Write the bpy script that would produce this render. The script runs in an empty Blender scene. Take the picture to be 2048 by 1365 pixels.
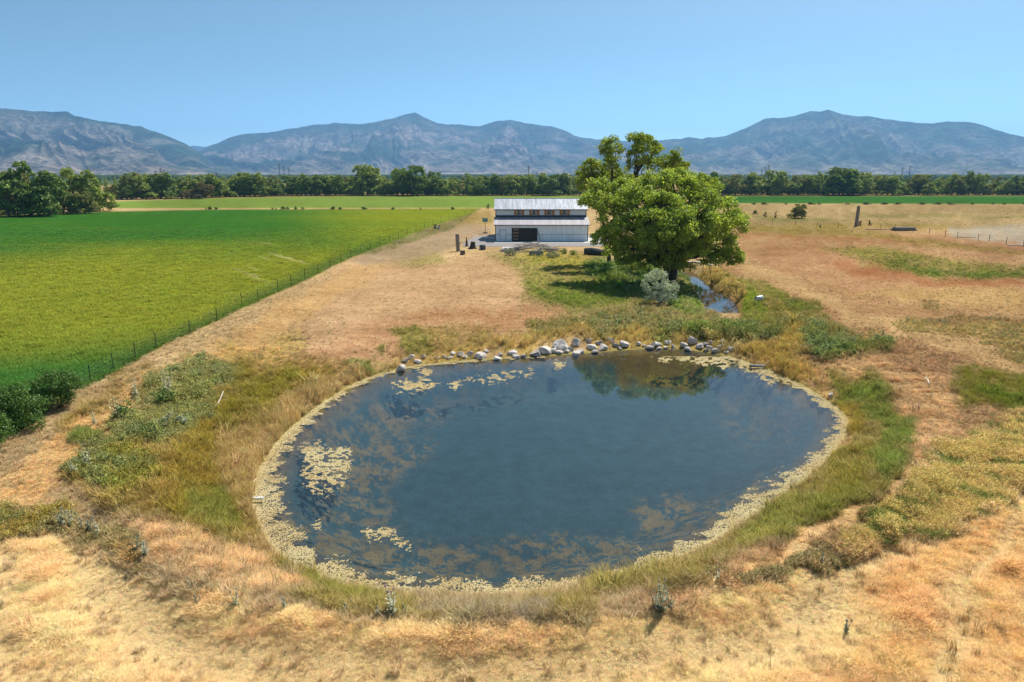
import bpy, math, random
import numpy as np
from mathutils import Vector, Matrix
R = math.radians
random.seed(7); rng = np.random.default_rng(7)
S = bpy.context.scene
# ------------------------------------------------------------------ camera
FPX = 1365.0; HC = 13.0; PITCH = math.atan(334.5/1365.0)
CP, SP = math.cos(PITCH), math.sin(PITCH)
cd = bpy.data.cameras.new('camera'); cam = bpy.data.objects.new('camera', cd); S.collection.objects.link(cam)
cam.location = (0, 0, HC); cam.rotation_euler = (R(90)-PITCH, 0, 0)
cd.sensor_width = 36; cd.lens = 36*FPX/2048; cd.clip_start = 0.5; cd.clip_end = 60000
S.camera = cam
# ------------------------------------------------------------------ sky and sun
SUN = Vector((0.42, 0.62, 1.0)).normalized()
elev = math.asin(SUN.z); az = math.atan2(SUN.x, SUN.y)
w = bpy.data.worlds.new('World'); S.world = w; w.use_nodes = True
nt = w.node_tree; nt.nodes.clear()
sk = nt.nodes.new('ShaderNodeTexSky'); sk.sky_type = 'NISHITA'; sk.sun_disc = False
sk.sun_elevation = elev; sk.sun_rotation = az; sk.altitude = 1300; sk.air_density = 1.0; sk.dust_density = 0.6; sk.ozone_density = 1.0
hs = nt.nodes.new('ShaderNodeHueSaturation'); hs.inputs['Saturation'].default_value = 0.86; hs.inputs['Hue'].default_value = 0.466
bg = nt.nodes.new('ShaderNodeBackground'); bg.inputs[1].default_value = 0.052
wo = nt.nodes.new('ShaderNodeOutputWorld')
nt.links.new(sk.outputs[0], hs.inputs['Color']); gm = nt.nodes.new('ShaderNodeGamma'); gm.inputs[1].default_value = 1.3
tcw = nt.nodes.new('ShaderNodeTexCoord'); mpw = nt.nodes.new('ShaderNodeMapping'); mpw.inputs['Scale'].default_value = (1, 1, 3); nrm_ = nt.nodes.new('ShaderNodeVectorMath'); nrm_.operation = 'NORMALIZE'
nt.links.new(tcw.outputs['Generated'], mpw.inputs[0]); nt.links.new(mpw.outputs[0], nrm_.inputs[0]); nt.links.new(nrm_.outputs[0], sk.inputs[0])
nt.links.new(hs.outputs[0], gm.inputs[0]); nt.links.new(gm.outputs[0], bg.inputs[0]); nt.links.new(bg.outputs[0], wo.inputs[0])
sl = bpy.data.lights.new('sun', 'SUN'); sl.energy = 4.0; sl.angle = R(0.5); sl.color = (1.0, 0.95, 0.87)
so = bpy.data.objects.new('sun', sl); S.collection.objects.link(so); so.rotation_euler = SUN.to_track_quat('Z', 'Y').to_euler()
S.view_settings.view_transform = 'Standard'; S.view_settings.look = 'None'; S.view_settings.gamma = 1
S.view_settings.exposure = 0.95
S.cycles.max_bounces = 6; S.cycles.transparent_max_bounces = 12; S.cycles.volume_bounces = 1
# ------------------------------------------------------------------ helpers
COL = S.collection
def lin(c): return tuple((x/255/12.92 if x/255 <= .04045 else ((x/255+.055)/1.055)**2.4) for x in c)
KA = 0.53
def A(r, g, b, k=None):                      # photo-sunlit sRGB colour -> base colour
    k = KA if k is None else k
    return np.array([x*k for x in lin((r, g, b))])
def tag(o, label=None, cat=None, group=None, kind=None):
    if label: o['label'] = label
    if cat: o['category'] = cat
    if group: o['group'] = group
    if kind: o['kind'] = kind
    return o
def empty(name, loc=(0, 0, 0), rz=0.0, **kw):
    o = bpy.data.objects.new(name, None); COL.objects.link(o); o.location = loc; o.rotation_euler = (0, 0, rz)
    o.empty_display_size = 0.2
    return tag(o, **kw)
def np_mesh(name, V, F, mat=None, smooth=False, attrs=None):
    V = np.asarray(V, dtype=np.float32); F = np.asarray(F, dtype=np.int32)
    me = bpy.data.meshes.new(name); n = F.shape[1]
    me.vertices.add(len(V)); me.vertices.foreach_set('co', V.ravel())
    me.loops.add(F.size); me.loops.foreach_set('vertex_index', F.ravel())
    me.polygons.add(len(F)); me.polygons.foreach_set('loop_start', np.arange(len(F), dtype=np.int32)*n)
    me.polygons.foreach_set('use_smooth', np.full(len(F), smooth))
    me.update(calc_edges=True)
    for k, v in (attrs or {}).items():
        v = np.asarray(v, dtype=np.float32)
        if v.ndim == 1:
            a = me.attributes.new(k, 'FLOAT', 'POINT'); a.data.foreach_set('value', v)
        else:
            if v.shape[1] == 3: v = np.hstack([v, np.ones((len(v), 1), np.float32)])
            a = me.attributes.new(k, 'FLOAT_COLOR', 'POINT'); a.data.foreach_set('color', v.ravel())
    if mat: me.materials.append(mat)
    return me
class MB:
    """collects polygons of any size into one mesh"""
    def __init__(s): s.v = []; s.f = []
    def add(s, vs, fs):
        b = len(s.v); s.v += [tuple(q) for q in vs]; s.f += [tuple(b+i for i in f) for f in fs]
    def box(s, x0, x1, y0, y1, z0, z1):
        s.add([(x0,y0,z0),(x1,y0,z0),(x1,y1,z0),(x0,y1,z0),(x0,y0,z1),(x1,y0,z1),(x1,y1,z1),(x0,y1,z1)],
              [(0,3,2,1),(4,5,6,7),(0,1,5,4),(1,2,6,5),(2,3,7,6),(3,0,4,7)])
    def tube(s, pts, rad, n=8, caps=True, jag=0.0):
        pts = [Vector(p) for p in pts]; rings = []
        if not hasattr(rad, '__len__'): rad = [rad]*len(pts)
        ref = None
        for i, p in enumerate(pts):
            d = (pts[min(i+1, len(pts)-1)]-pts[max(i-1, 0)]).normalized()
            if ref is None: ref = Vector((1, 0, 0)) if abs(d.x) < .8 else Vector((0, 1, 0))
            a = (ref - d*ref.dot(d)).normalized(); b = d.cross(a); ref = a
            rings.append([p + (a*math.cos(t)+b*math.sin(t))*rad[i]*(1+random.uniform(-jag, jag)) for t in [2*math.pi*k/n for k in range(n)]])
        vs = [q for r in rings for q in r]; fs = []
        for i in range(len(rings)-1):
            for k in range(n):
                fs.append((i*n+k, i*n+(k+1)%n, (i+1)*n+(k+1)%n, (i+1)*n+k))
        if caps: fs += [tuple(range(n))[::-1], tuple(range((len(rings)-1)*n, len(rings)*n))]
        s.add(vs, fs)
    def build(s, name, mat, parent=None, smooth=False, loc=None):
        me = bpy.data.meshes.new(name); me.from_pydata(s.v, [], s.f); me.materials.append(mat)
        if smooth: me.polygons.foreach_set('use_smooth', [True]*len(me.polygons))
        me.update()
        o = bpy.data.objects.new(name, me); COL.objects.link(o)
        if parent: o.parent = parent
        if loc: o.location = loc
        return o
def link(name, me, parent=None, loc=(0, 0, 0), rz=0, sc=1):
    o = bpy.data.objects.new(name, me); COL.objects.link(o); o.location = loc; o.rotation_euler = (0, 0, rz)
    o.scale = (sc, sc, sc) if not hasattr(sc, '__len__') else sc
    if parent: o.parent = parent
    return o
# noise
def _h(ix, iy, s):
    n = (ix.astype(np.int64)*374761393 + iy.astype(np.int64)*668265263 + s*1442695041) & 0xffffffff
    n = ((n ^ (n >> 13))*1274126177) & 0xffffffff
    return ((n ^ (n >> 16)) & 0xffffff)/16777215.0
def vn(x, y, s=0):
    ix = np.floor(x); iy = np.floor(y); fx = x-ix; fy = y-iy
    fx = fx*fx*(3-2*fx); fy = fy*fy*(3-2*fy)
    return (_h(ix, iy, s)*(1-fx)+_h(ix+1, iy, s)*fx)*(1-fy)+(_h(ix, iy+1, s)*(1-fx)+_h(ix+1, iy+1, s)*fx)*fy
def fbm(x, y, o=4, s=0):
    t = 0; a = .5; q = 0
    for i in range(o):
        t = t+a*vn(x*2**i+i*17.3, y*2**i+i*9.1, s+i); q += a; a *= .5
    return t/q
def sm(a, b, x):
    t = np.clip((x-a)/(b-a), 0, 1); return t*t*(3-2*t)
# pixel of the photograph -> world
def ray(px, py):
    a = (px-1024)/FPX; b = -(py-682.5)/FPX
    return (a, CP+b*SP, -SP+b*CP)
def at(px, py, z=0.0):
    d = ray(px, py); t = (z-HC)/d[2]; return (d[0]*t, d[1]*t)
def at_depth(px, py, y):
    d = ray(px, py); t = y/d[1]; return (d[0]*t, y, HC+d[2]*t)
def to_map(x, y):                            # flat-ground map coordinates
    dep = np.maximum(y*CP+HC*SP, .5)
    return 1024+FPX*x/dep, 682.5-FPX*(y*SP-HC*CP)/dep
# polygon distance (positive inside)
def sdp(x, y, poly):
    P = np.asarray(poly, float); Q = np.roll(P, -1, axis=0)
    best = np.full(x.shape, 1e18); ins = np.zeros(x.shape, bool)
    for (ax, ay), (bx, by) in zip(P, Q):
        ex, ey = bx-ax, by-ay; L = ex*ex+ey*ey+1e-12
        t = np.clip(((x-ax)*ex+(y-ay)*ey)/L, 0, 1)
        best = np.minimum(best, (x-ax-t*ex)**2+(y-ay-t*ey)**2)
        c = ((ay > y) != (by > y)) & (x < (bx-ax)*(y-ay)/((by-ay) if by != ay else 1e-9)+ax)
        ins ^= c
    d = np.sqrt(best); return np.where(ins, d, -d)
def sdl(x, y, pts):
    best = np.full(x.shape, 1e18)
    for (ax, ay), (bx, by) in zip(pts[:-1], pts[1:]):
        ex, ey = bx-ax, by-ay; L = ex*ex+ey*ey+1e-12
        t = np.clip(((x-ax)*ex+(y-ay)*ey)/L, 0, 1)
        best = np.minimum(best, (x-ax-t*ex)**2+(y-ay-t*ey)**2)
    return np.sqrt(best)
def smooth_poly(P, it=2):
    P = [tuple(p) for p in P]
    for _ in range(it):
        Q = []
        for a, b in zip(P, P[1:]+P[:1]):
            Q += [(a[0]*.75+b[0]*.25, a[1]*.75+b[1]*.25), (a[0]*.25+b[0]*.75, a[1]*.25+b[1]*.75)]
        P = Q
    return P
# ------------------------------------------------------------------ terrain heights
WZ = -1.0
POND_PX = [(790,742),(850,730),(930,723),(1000,718),(1100,712),(1180,707),(1260,700),(1330,697),(1400,703),(1460,715),(1530,740),(1600,772),
 (1650,802),(1682,830),(1692,852),(1670,892),(1630,935),(1580,975),(1520,1017),(1450,1062),(1380,1100),(1300,1132),(1200,1157),(1100,1174),
 (1000,1184),(900,1187),(800,1182),(720,1170),(650,1150),(590,1124),(545,1090),(520,1050),(510,1000),(520,950),(550,900),(590,855),(640,815),(700,775),(750,753)]
POND = smooth_poly([at(a, b, WZ) for a, b in POND_PX], 1)
DITCH_PX = [(1448,634),(1441,610),(1422,587),(1402,570),(1388,558),(1378,550),(1368,544)]
DITCH = [at(a, b, WZ) for a, b in DITCH_PX]
def H(x, y):
    x = np.asarray(x, float); y = np.asarray(y, float)
    z = (fbm(x/14+3, y/14, 3, 5)-.5)*.5*sm(6, 30, np.hypot(x, y)) + (fbm(x/2.2, y/2.2, 2, 9)-.5)*.14
    far = sm(180, 300, np.hypot(x, y)); z = z*(1-far)
    # pond
    m = (np.abs(x) < 45) & (y > 2) & (y < 75)
    d = np.full(x.shape, 40.0)
    if m.any(): d[m] = -sdp(x[m], y[m], POND)
    near = sm(38, 24, y)
    rise = 4.6-1.2*near; top = 1.0+.35*near
    zb = z + near*(.55*np.exp(-((d-4.0)/1.6)**2)-.05*np.exp(-((d-6.1)/.7)**2)+.08*np.exp(-((d-7.4)/.8)**2)-.04*np.exp(-((d-8.9)/.6)**2))
    out = WZ + (zb-WZ)*sm(0, 1, d/rise)**.8
    inn = WZ - 0.35*sm(0, .9, -d) - 1.3*sm(.4, 4.2, -d)
    z = np.where(d < 0, inn, np.where(d < 14, out, zb))
    yard = sm(-13, -9, x)*sm(28, 23, x)*sm(108, 114, y)*sm(170, 160, y); z = z*(1-yard)
    # ditch
    m = (x > 5) & (x < 60) & (y > 60) & (y < 125)
    dd = np.full(x.shape, 50.0)
    if m.any(): dd[m] = sdl(x[m], y[m], DITCH)
    hw = .6+.75*sm(88, 80, y)
    zc = WZ-.4+(z-WZ+.4)*sm(hw-.5, hw+2.0, dd)
    z = np.where(dd < 6, np.minimum(z, zc), z)
    # raised bank right of the ditch
    return z
def ground_at(px, py):
    z = 0.0
    for _ in range(8):
        x, y = at(px, py, z); z = .5*z+.5*float(H(np.array([x]), np.array([y]))[0])
    return x, y, z
def hz(x, y): return float(H(np.array([float(x)]), np.array([float(y)]))[0])
# ------------------------------------------------------------------ paint: what covers each spot of land
# (polygon px, colour, soft px, grass height m, kind, strength) kinds: 0 short 1 fluffy 2 reed 3 leafy 4 crop 5 golden brush 6 twigs 9 bare
TAN = A(226,190,138); PINK = A(224,178,134); STRAW = A(242,212,156); OLIVE = A(150,142,48); GREEN = A(104,132,36); LGRN = A(120,146,40)
OCH = A(206,160,72); BRN = A(172,118,76); RED = A(182,116,76)
FIELD = [(-2500,470),(-900,446),(0,432),(210,424),(420,420),(960,418),(940,428),(880,448),(720,508),(560,583),(430,645),(313,700),(228,745),(120,800),(0,890),(-900,1300),(-2500,1300)]
PATCH = [
 # far fields
 ([(-3000,396),(4000,396),(4000,378),(-3000,378)], A(150,130,80), 3, .3, 9, 1),
 (FIELD, A(118,138,34), 2.5, .35, 4, 1),
 ([(150,411),(240,403),(400,397),(700,393),(1180,392),(1180,414),(960,416),(420,417),(240,417)], A(140,164,72), 1.5, .3, 9, 1),
 ([(1400,393),(4000,393),(4000,412),(2048,409),(1440,407)], A(72,128,52), 1.5, .3, 9, 1),
 ([(1440,408),(4000,411),(4000,462),(1700,456),(1440,462)], A(186,158,108), 3, .3, 0, .9),
 ([(1500,432),(1640,436),(1700,443),(1560,443)], A(130,138,66), 5, .3, 0, .7),
 ([(1700,428),(2100,432),(2100,437),(1730,436)], A(136,134,68), 4, .3, 0, .6),
 ([(1440,448),(1900,450),(2100,460),(2100,466),(1440,460)], A(176,150,74), 5, .3, 0, .7),
 # right dry land
 ([(1440,462),(2900,470),(2900,1500),(1800,1400),(1500,700),(1440,560)], A(204,158,112), 8, .18, 0, 1),
 ([(1480,462),(1600,466),(1780,474),(1900,486),(1820,490),(1640,480),(1490,474)], BRN, 9, .15, 0, .8),
 ([(1480,500),(1620,505),(1760,530),(1900,565),(1800,600),(1650,570),(1540,535)], A(204,154,112), 16, .12, 0, .8),
 ([(1560,580),(1700,600),(1900,625),(2048,660),(1900,655),(1700,620)], A(200,152,108), 14, .12, 0, .6),
 ([(1780,690),(1900,720),(1960,780),(1900,900),(1820,960),(1830,850),(1790,770)], A(196,150,110), 14, .25, 0, .85),
 ([(1500,486),(1640,492),(1760,500),(1860,512),(1700,516),(1520,502)], A(190,136,92), 12, .15, 0, .7),
 ([(1850,478),(2200,490),(2200,520),(1960,512)], A(178,130,96), 12, .15, 0, .8),
 ([(1490,452),(1700,458),(1860,482),(2100,505),(2100,512),(1850,492),(1700,474),(1500,464)], A(160,142,66), 6, .3, 0, .7),
 ([(1640,500),(1760,497),(1900,520),(2300,560),(2300,582),(2048,560),(1880,556),(1740,532)], A(150,148,64), 8, .35, 0, .85),
 ([(1760,520),(1860,534),(2048,548),(2300,575),(2300,582),(2048,562),(1880,552)], A(112,132,48), 6, .4, 0, .8),
 ([(1640,524),(1740,530),(1880,556),(2100,566),(2100,580),(1900,574),(1700,545)], RED, 9, .15, 0, .75),
 ([(1700,585),(1900,570),(2048,590),(2048,620),(1850,610)], A(222,180,116), 14, .15, 0, .8),
 ([(1840,606),(1880,606),(1880,616),(1840,616)], A(140,120,70), 5, .3, 3, .8),
 ([(1900,455),(2200,450),(2200,500),(2020,486),(1900,470)], A(200,186,164), 6, .06, 0, .85),
 # right track
 ([(1480,510),(1560,540),(1660,590),(1720,625),(1860,655),(2048,735),(2200,800),(2200,830),(2048,762),(1880,700),(1780,668),(1690,640),(1600,580),(1500,540)], A(224,184,130), 9, .15, 0, .8),
 ([(1770,650),(1850,634),(2048,640),(2300,650),(2300,800),(2048,728),(1900,676)], A(176,152,84), 7, .3, 3, .8),
 ([(1860,634),(2048,638),(2300,640),(2300,655),(1860,650)], A(166,128,84), 5, .35, 3, .8),
 ([(1890,750),(1980,745),(2300,775),(2300,850),(2000,835),(1910,795)], A(140,138,40), 10, .4, 0, .9),
 ([(1960,790),(2300,805),(2300,850),(2000,832)], A(104,130,34), 8, .45, 0, .8),
 # centre dry land
 ([(700,525),(1180,515),(1150,600),(1100,660),(800,740),(600,760),(520,700),(600,600)], PINK, 25, .14, 0, .9),
 ([(780,640),(960,615),(1130,625),(1100,665),(900,700),(700,735),(560,745),(620,690)], A(218,166,122), 18, .12, 0, .9),
 ([(820,628),(1150,615),(1140,630),(850,645)], A(206,152,104), 8, .2, 0, .6),
 ([(800,672),(900,655),(1000,655),(960,690),(820,700)], A(168,150,66), 12, .3, 0, .7),
 ([(980,512),(1180,512),(1330,560),(1320,610),(1180,625),(1060,600),(1050,560)], A(158,156,70), 16, .35, 0, .85),
 ([(1060,575),(1180,560),(1260,570),(1250,600),(1120,610)], A(128,150,52), 12, .35, 0, .8),
 ([(1010,500),(1180,505),(1200,530),(1060,530)], A(190,176,66), 10, .4, 3, .7),
 ([(1180,520),(1340,520),(1400,560),(1360,590),(1240,580),(1170,545)], A(92,130,46), 8, .5, 3, .9),
 ([(750,500),(880,495),(900,525),(790,530)], A(176,164,92), 10, .25, 0, .7),
 ([(840,478),(905,474),(930,488),(860,500)], A(150,150,90), 8, .2, 0, .6),
 # banks of the ditch
 ([(1370,585),(1410,600),(1425,630),(1340,625),(1330,590)], A(120,148,48), 8, .45, 3, .9),
 ([(1440,530),(1520,560),(1640,610),(1660,650),(1560,660),(1480,640),(1465,600),(1400,545)], A(150,146,60), 8, .45, 0, .9),
 ([(1470,590),(1520,590),(1530,640),(1490,640)], A(140,162,44), 8, .35, 0, .8),
 ([(1560,590),(1610,600),(1640,625),(1590,620)], A(128,146,52), 6, .35, 0, .8),
 # north side of the pond: golden reeds, green rushes
 ([(1060,640),(1280,615),(1480,640),(1700,655),(1790,690),(1760,720),(1500,700),(1300,680),(1050,680)], A(152,142,66), 12, .6, 3, .9),
 ([(1330,648),(1480,655),(1650,660),(1660,690),(1500,685),(1340,672)], A(108,132,58), 9, .9, 3, .85),
 ([(1600,680),(1780,678),(1780,700),(1620,705)], A(110,130,56), 7, .8, 3, .8),
 ([(900,690),(1060,672),(1280,650),(1440,675),(1480,700),(1330,690),(1180,690),(1040,705),(800,728),(760,740),(790,712)], A(228,192,108), 7, .7, 2, .95),
 ([(1480,712),(1560,690),(1640,725),(1700,790),(1660,800),(1580,760),(1500,728)], A(224,186,92), 9, .8, 2, .95),
 ([(1545,668),(1600,668),(1610,700),(1560,705)], A(232,190,92), 8, .9, 2, .9),
 # east bank: olive ring, bright green, brown outside
 ([(1600,720),(1780,720),(1900,760),(1960,900),(1850,1020),(1500,1200),(1300,1250),(1260,1180),(1480,1075),(1620,960),(1700,860)], A(198,160,116), 20, .35, 1, .95),
 ([(1650,740),(1760,750),(1830,850),(1800,960),(1680,1050),(1500,1110),(1380,1180),(1180,1205),(1150,1180),(1320,1140),(1480,1075),(1620,965),(1710,870),(1690,800)], A(178,158,76), 14, .4, 0, .95),
 ([(1680,770),(1760,765),(1825,850),(1825,930),(1770,980),(1740,920),(1770,870),(1730,820)], A(136,150,58), 10, .4, 0, .95),
 ([(1500,1050),(1620,1000),(1740,970),(1690,1040),(1580,1085),(1470,1100)], A(152,152,60), 14, .4, 0, .85),
 ([(1670,910),(1740,900),(1750,980),(1640,1010)], A(158,142,40), 12, .4, 0, .6),
 ([(1640,800),(1700,790),(1740,850),(1700,880)], A(186,160,50), 10, .5, 2, .7),
 # south bank
 ([(520,1100),(600,1150),(720,1190),(900,1210),(1200,1200),(1200,1240),(900,1250),(640,1230),(480,1150)], A(172,150,66), 12, .35, 0, .9),
 ([(560,1140),(680,1180),(800,1200),(700,1215),(580,1180)], A(146,146,44), 10, .3, 0, .7),
 # west bank
 ([(120,830),(330,740),(560,700),(700,740),(620,830),(540,900),(500,1000),(520,1090),(560,1150),(420,1130),(250,1040),(100,960)], A(184,150,66), 22, .45, 0, .95),
 ([(430,800),(560,745),(640,760),(540,850),(470,960),(480,1060),(520,1120),(440,1110),(330,1030),(340,900)], A(174,148,48), 16, .45, 0, .8),
 ([(480,740),(600,735),(580,790),(520,830),(440,860)], A(150,142,44), 14, .4, 0, .7),
 ([(340,960),(450,960),(480,1060),(440,1090),(380,1040)], A(146,152,62), 14, .35, 0, .85),
 ([(240,940),(400,930),(420,1000),(330,1010)], A(176,140,54), 14, .45, 0, .6),
 ([(560,900),(620,830),(720,770),(790,742),(820,720),(740,730),(640,780),(560,840),(500,920),(495,1000),(505,1080),(540,1120),(516,1060),(506,1000),(520,950)], A(222,184,118), 9, .8, 2, .95),
 ([(430,860),(560,820),(600,800),(560,900),(510,960),(470,1000),(430,960)], A(224,186,120), 16, .7, 2, .75),
 ([(690,728),(760,715),(755,740),(700,745)], A(116,156,40), 7, .4, 0, .9),
 ([(780,668),(840,660),(850,690),(790,695)], A(150,156,60), 8, .4, 0, .7),
 # west path and weeds
 ([(-300,1150),(0,960),(120,870),(280,765),(420,690),(600,590),(760,520),(800,520),(660,610),(480,720),(330,800),(180,920),(60,1030),(-300,1300)], A(226,182,124), 14, .2, 1, .9),
 ([(200,750),(320,712),(310,735),(230,775)], A(158,130,54), 9, .4, 0, .8),
 ([(210,850),(320,750),(400,715),(480,745),(420,830),(350,880),(240,905)], A(140,146,76), 14, .55, 3, .85),
 ([(120,950),(180,880),(260,900),(330,960),(260,1000),(180,985)], A(138,138,48), 12, .5, 3, .85),
 ([(140,870),(200,865),(200,895),(140,900)], A(120,142,50), 6, .4, 0, .9),
 ([(430,690),(600,670),(620,700),(520,730),(440,725)], A(200,172,100), 12, .4, 1, .8),
 ([(-200,1010),(120,1010),(150,1060),(60,1120),(-200,1130)], A(160,140,44), 14, .4, 3, .9),
 ([(100,1050),(300,1060),(330,1130),(200,1140),(60,1110)], A(184,144,76), 14, .35, 3, .8),
 ([(250,1050),(520,1110),(650,1200),(480,1200),(300,1140)], A(208,172,124), 16, .35, 1, .9),
 # foreground straw and south-east slope
 ([(-400,1110),(150,1085),(330,1170),(520,1215),(700,1245),(1000,1252),(1330,1235),(1500,1180),(1700,1120),(2048,1010),(2500,900),(2500,1700),(-400,1700)], A(248,208,150), 12, .30, 1, 1),
 ([(1560,1140),(2048,1020),(2500,950),(2500,1500),(2048,1365),(1900,1300),(1700,1200)], A(228,180,116), 30, .32, 1, .8),
 ([(1700,1300),(2048,1250),(2400,1240),(2400,1500),(1600,1500)], A(232,186,118), 30, .3, 1, .8),
 ([(-200,1140),(200,1150),(380,1240),(700,1300),(1000,1340),(1400,1350),(1400,1420),(-200,1420)], A(250,208,156), 30, .26, 1, .45),
 ([(1380,1170),(1560,1120),(1700,1080),(1820,1050),(1700,1130),(1500,1180),(1400,1200)], A(190,150,96), 12, .35, 3, .85),
 ([(1500,1130),(1700,1060),(1850,1030),(1960,990),(1900,960),(1750,1020),(1560,1100)], A(164,144,64), 10, .4, 3, .8),
 ([(1830,950),(1880,900),(1960,860),(2048,845),(2400,830),(2400,1000),(2048,1000),(1950,1040),(1820,1075),(1700,1110),(1700,1070),(1780,1010)], A(204,176,96), 10, .5, 5, .95),
 ([(1300,1235),(1520,1120),(1700,1020),(1850,940),(1890,900),(1880,925),(1720,1040),(1560,1120),(1400,1190)], A(244,204,150), 7, .10, 1, 1),
 ([(820,1200),(900,1212),(1130,1215),(1110,1245),(900,1250),(840,1235)], A(190,160,132), 12, .35, 6, .5),
 # yard of the barn
 ([(700,520),(800,470),(880,448),(930,440),(985,455),(985,475),(900,500),(820,520),(730,532)], A(188,160,128), 8, .08, 9, .85),
 ([(930,424),(985,418),(985,448),(915,452),(905,440)], A(184,158,84), 6, .3, 0, .8),
 ([(940,428),(960,420),(900,455),(800,495),(715,520),(715,512),(800,478),(880,446)], A(146,140,84), 3, .4, 3, .85),
]
PM = []
for poly, c, soft, hh, kind, stg in PATCH:
    if poly is FIELD: mp = [to_map(*map(np.float64, at(max(min(a, 1e5), -1e5), b, 0))) for a, b in poly]
    else:
        mp = []
        for a, b in poly:
            x, y, z = ground_at(a, b); mp.append(to_map(np.float64(x), np.float64(y)))
    PM.append((np.array(mp, float), c, soft, hh, kind, stg))
def paint(x, y, rnd=None):
    u, v = to_map(x, y)
    far = np.clip((v-348)/330, .03, 1.2)
    n1 = fbm(u/70, v/34, 4, 21)-.5; n2 = fbm(u/55+40, v/30+7, 4, 33)-.5
    uu = u+n1*60*far**.5; vv = v+n2*52*far
    col = np.tile(TAN, (len(x), 1)); hgt = np.full(len(x), .2); kind = np.zeros(len(x), int)
    rr = rng.random(len(x)) if rnd is None else rnd
    for mp, c, soft, hh, kd, stg in PM:
        x0, y0 = mp.min(0)-soft*1.5-30; x1, y1 = mp.max(0)+soft*1.5+30
        m = np.where((uu > x0) & (uu < x1) & (vv > y0) & (vv < y1))[0]
        if not len(m): continue
        isf = (kd in (4, 9))
        U = u[m] if isf else uu[m]; V = v[m] if isf else vv[m]
        a = sm(-soft, soft, sdp(U, V, mp))*stg
        a0 = a
        if not isf: a = a*np.clip((.80 if kd == 1 else .62)+1.3*(fbm(u[m]/16, v[m]/8, 3, 51+kd)-.25), 0, 1)
        col[m] = col[m]*(1-a[:, None])+c*a[:, None]; hgt[m] = hgt[m]*(1-a)+hh*a
        k = rr[m] < (.5*(a0+a) if kd == 1 else a)
        kind[m[k]] = kd
    # colour inside the crop field: soft darker and yellower bands along the rows
    fm = PM[1][0]; m = np.where((u > fm[:, 0].min()) & (v < 1400) & (v > 415) & (u < 980))[0]
    if len(m):
        a = sm(-2, 2, sdp(u[m], v[m], fm))
        X, Y = x[m], y[m]
        band = fbm(X/60+2, Y/26, 4, 77); row = fbm((X*.94+Y*.34)/1.6, (Y*.94-X*.34)/60, 3, 81)
        vv2 = v[m]+ .055*(u[m]-300) + (band-.5)*60
        g = A(70,124,44); yl = A(158,164,46); mid = A(112,138,30)
        t1 = sm(470, 545, vv2)*sm(745, 640, vv2)
        t2 = sm(520, 800, u[m])*.8
        t = np.clip(np.maximum(t1, t2)+(band-.5)*.5, 0, 1)
        edge = sm(26, 4, sdp(u[m], v[m], fm))*sm(450, 500, v[m])
        c = g*(1-t[:, None])+yl*t[:, None]
        c = c*(.90+.22*row[:, None]); c = c*(1-.7*edge[:, None])+A(74,112,40)*.7*edge[:, None]
        st = sm(.60, .70, fbm((X*.80+Y*.60)/1.3, (Y*.80-X*.60)/22, 3, 91))*sm(.45, .6, fbm(X/12, Y/12, 3, 95))*sm(470, 520, v[m])*sm(640, 560, v[m])*sm(420, 560, u[m])*.8
        c = c*(1-st[:, None])+A(226,214,140)*st[:, None]
        col[m] = col[m]*(1-a[:, None])+c*a[:, None]
    # brown and pale mottling
    t = .5*fbm(u/90, v/34, 4, 61)+.5*fbm(u/120, v/14, 4, 63); ku = (kind != 4).astype(float)
    col = col*(1+(.85*(t-.5)*ku)[:, None]*np.array([.9, 1.0, 1.15]))
    return col, hgt, kind, u, v
# ------------------------------------------------------------------ materials
def new_mat(name):
    m = bpy.data.materials.new(name); m.use_nodes = True; t = m.node_tree; t.nodes.clear()
    o = t.nodes.new('ShaderNodeOutputMaterial'); return m, t, o
def N(t, typ, **kw):
    n = t.nodes.new(typ)
    for k, v in kw.items():
        if k.startswith('i_'): n.inputs[k[2:].replace('_', ' ')].default_value = v
        else: setattr(n, k, v)
    return n
def noise(t, scale, detail=4, vec=None, rough=.55):
    n = N(t, 'ShaderNodeTexNoise'); n.inputs['Scale'].default_value = scale; n.inputs['Detail'].default_value = detail; n.inputs['Roughness'].default_value = rough
    if vec: t.links.new(vec, n.inputs['Vector'])
    return n
def ramp(t, src, stops):
    r = N(t, 'ShaderNodeValToRGB'); e = r.color_ramp.elements
    while len(e) < len(stops): e.new(.5)
    for q, (p, c) in zip(e, stops):
        q.position = p; q.color = (*c, 1) if hasattr(c, '__len__') else (c, c, c, 1)
    t.links.new(src, r.inputs[0]); return r
def mul(t, a, b, fac=1.0, mode='MULTIPLY'):
    m = N(t, 'ShaderNodeMix', data_type='RGBA', blend_type=mode); m.inputs[0].default_value = fac
    for s, i in ((a, 6), (b, 7)):
        if hasattr(s, 'links') or hasattr(s, 'is_linked'): t.links.new(s, m.inputs[i])
        else: m.inputs[i].default_value = (*s, 1)
    return m.outputs[2]
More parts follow.
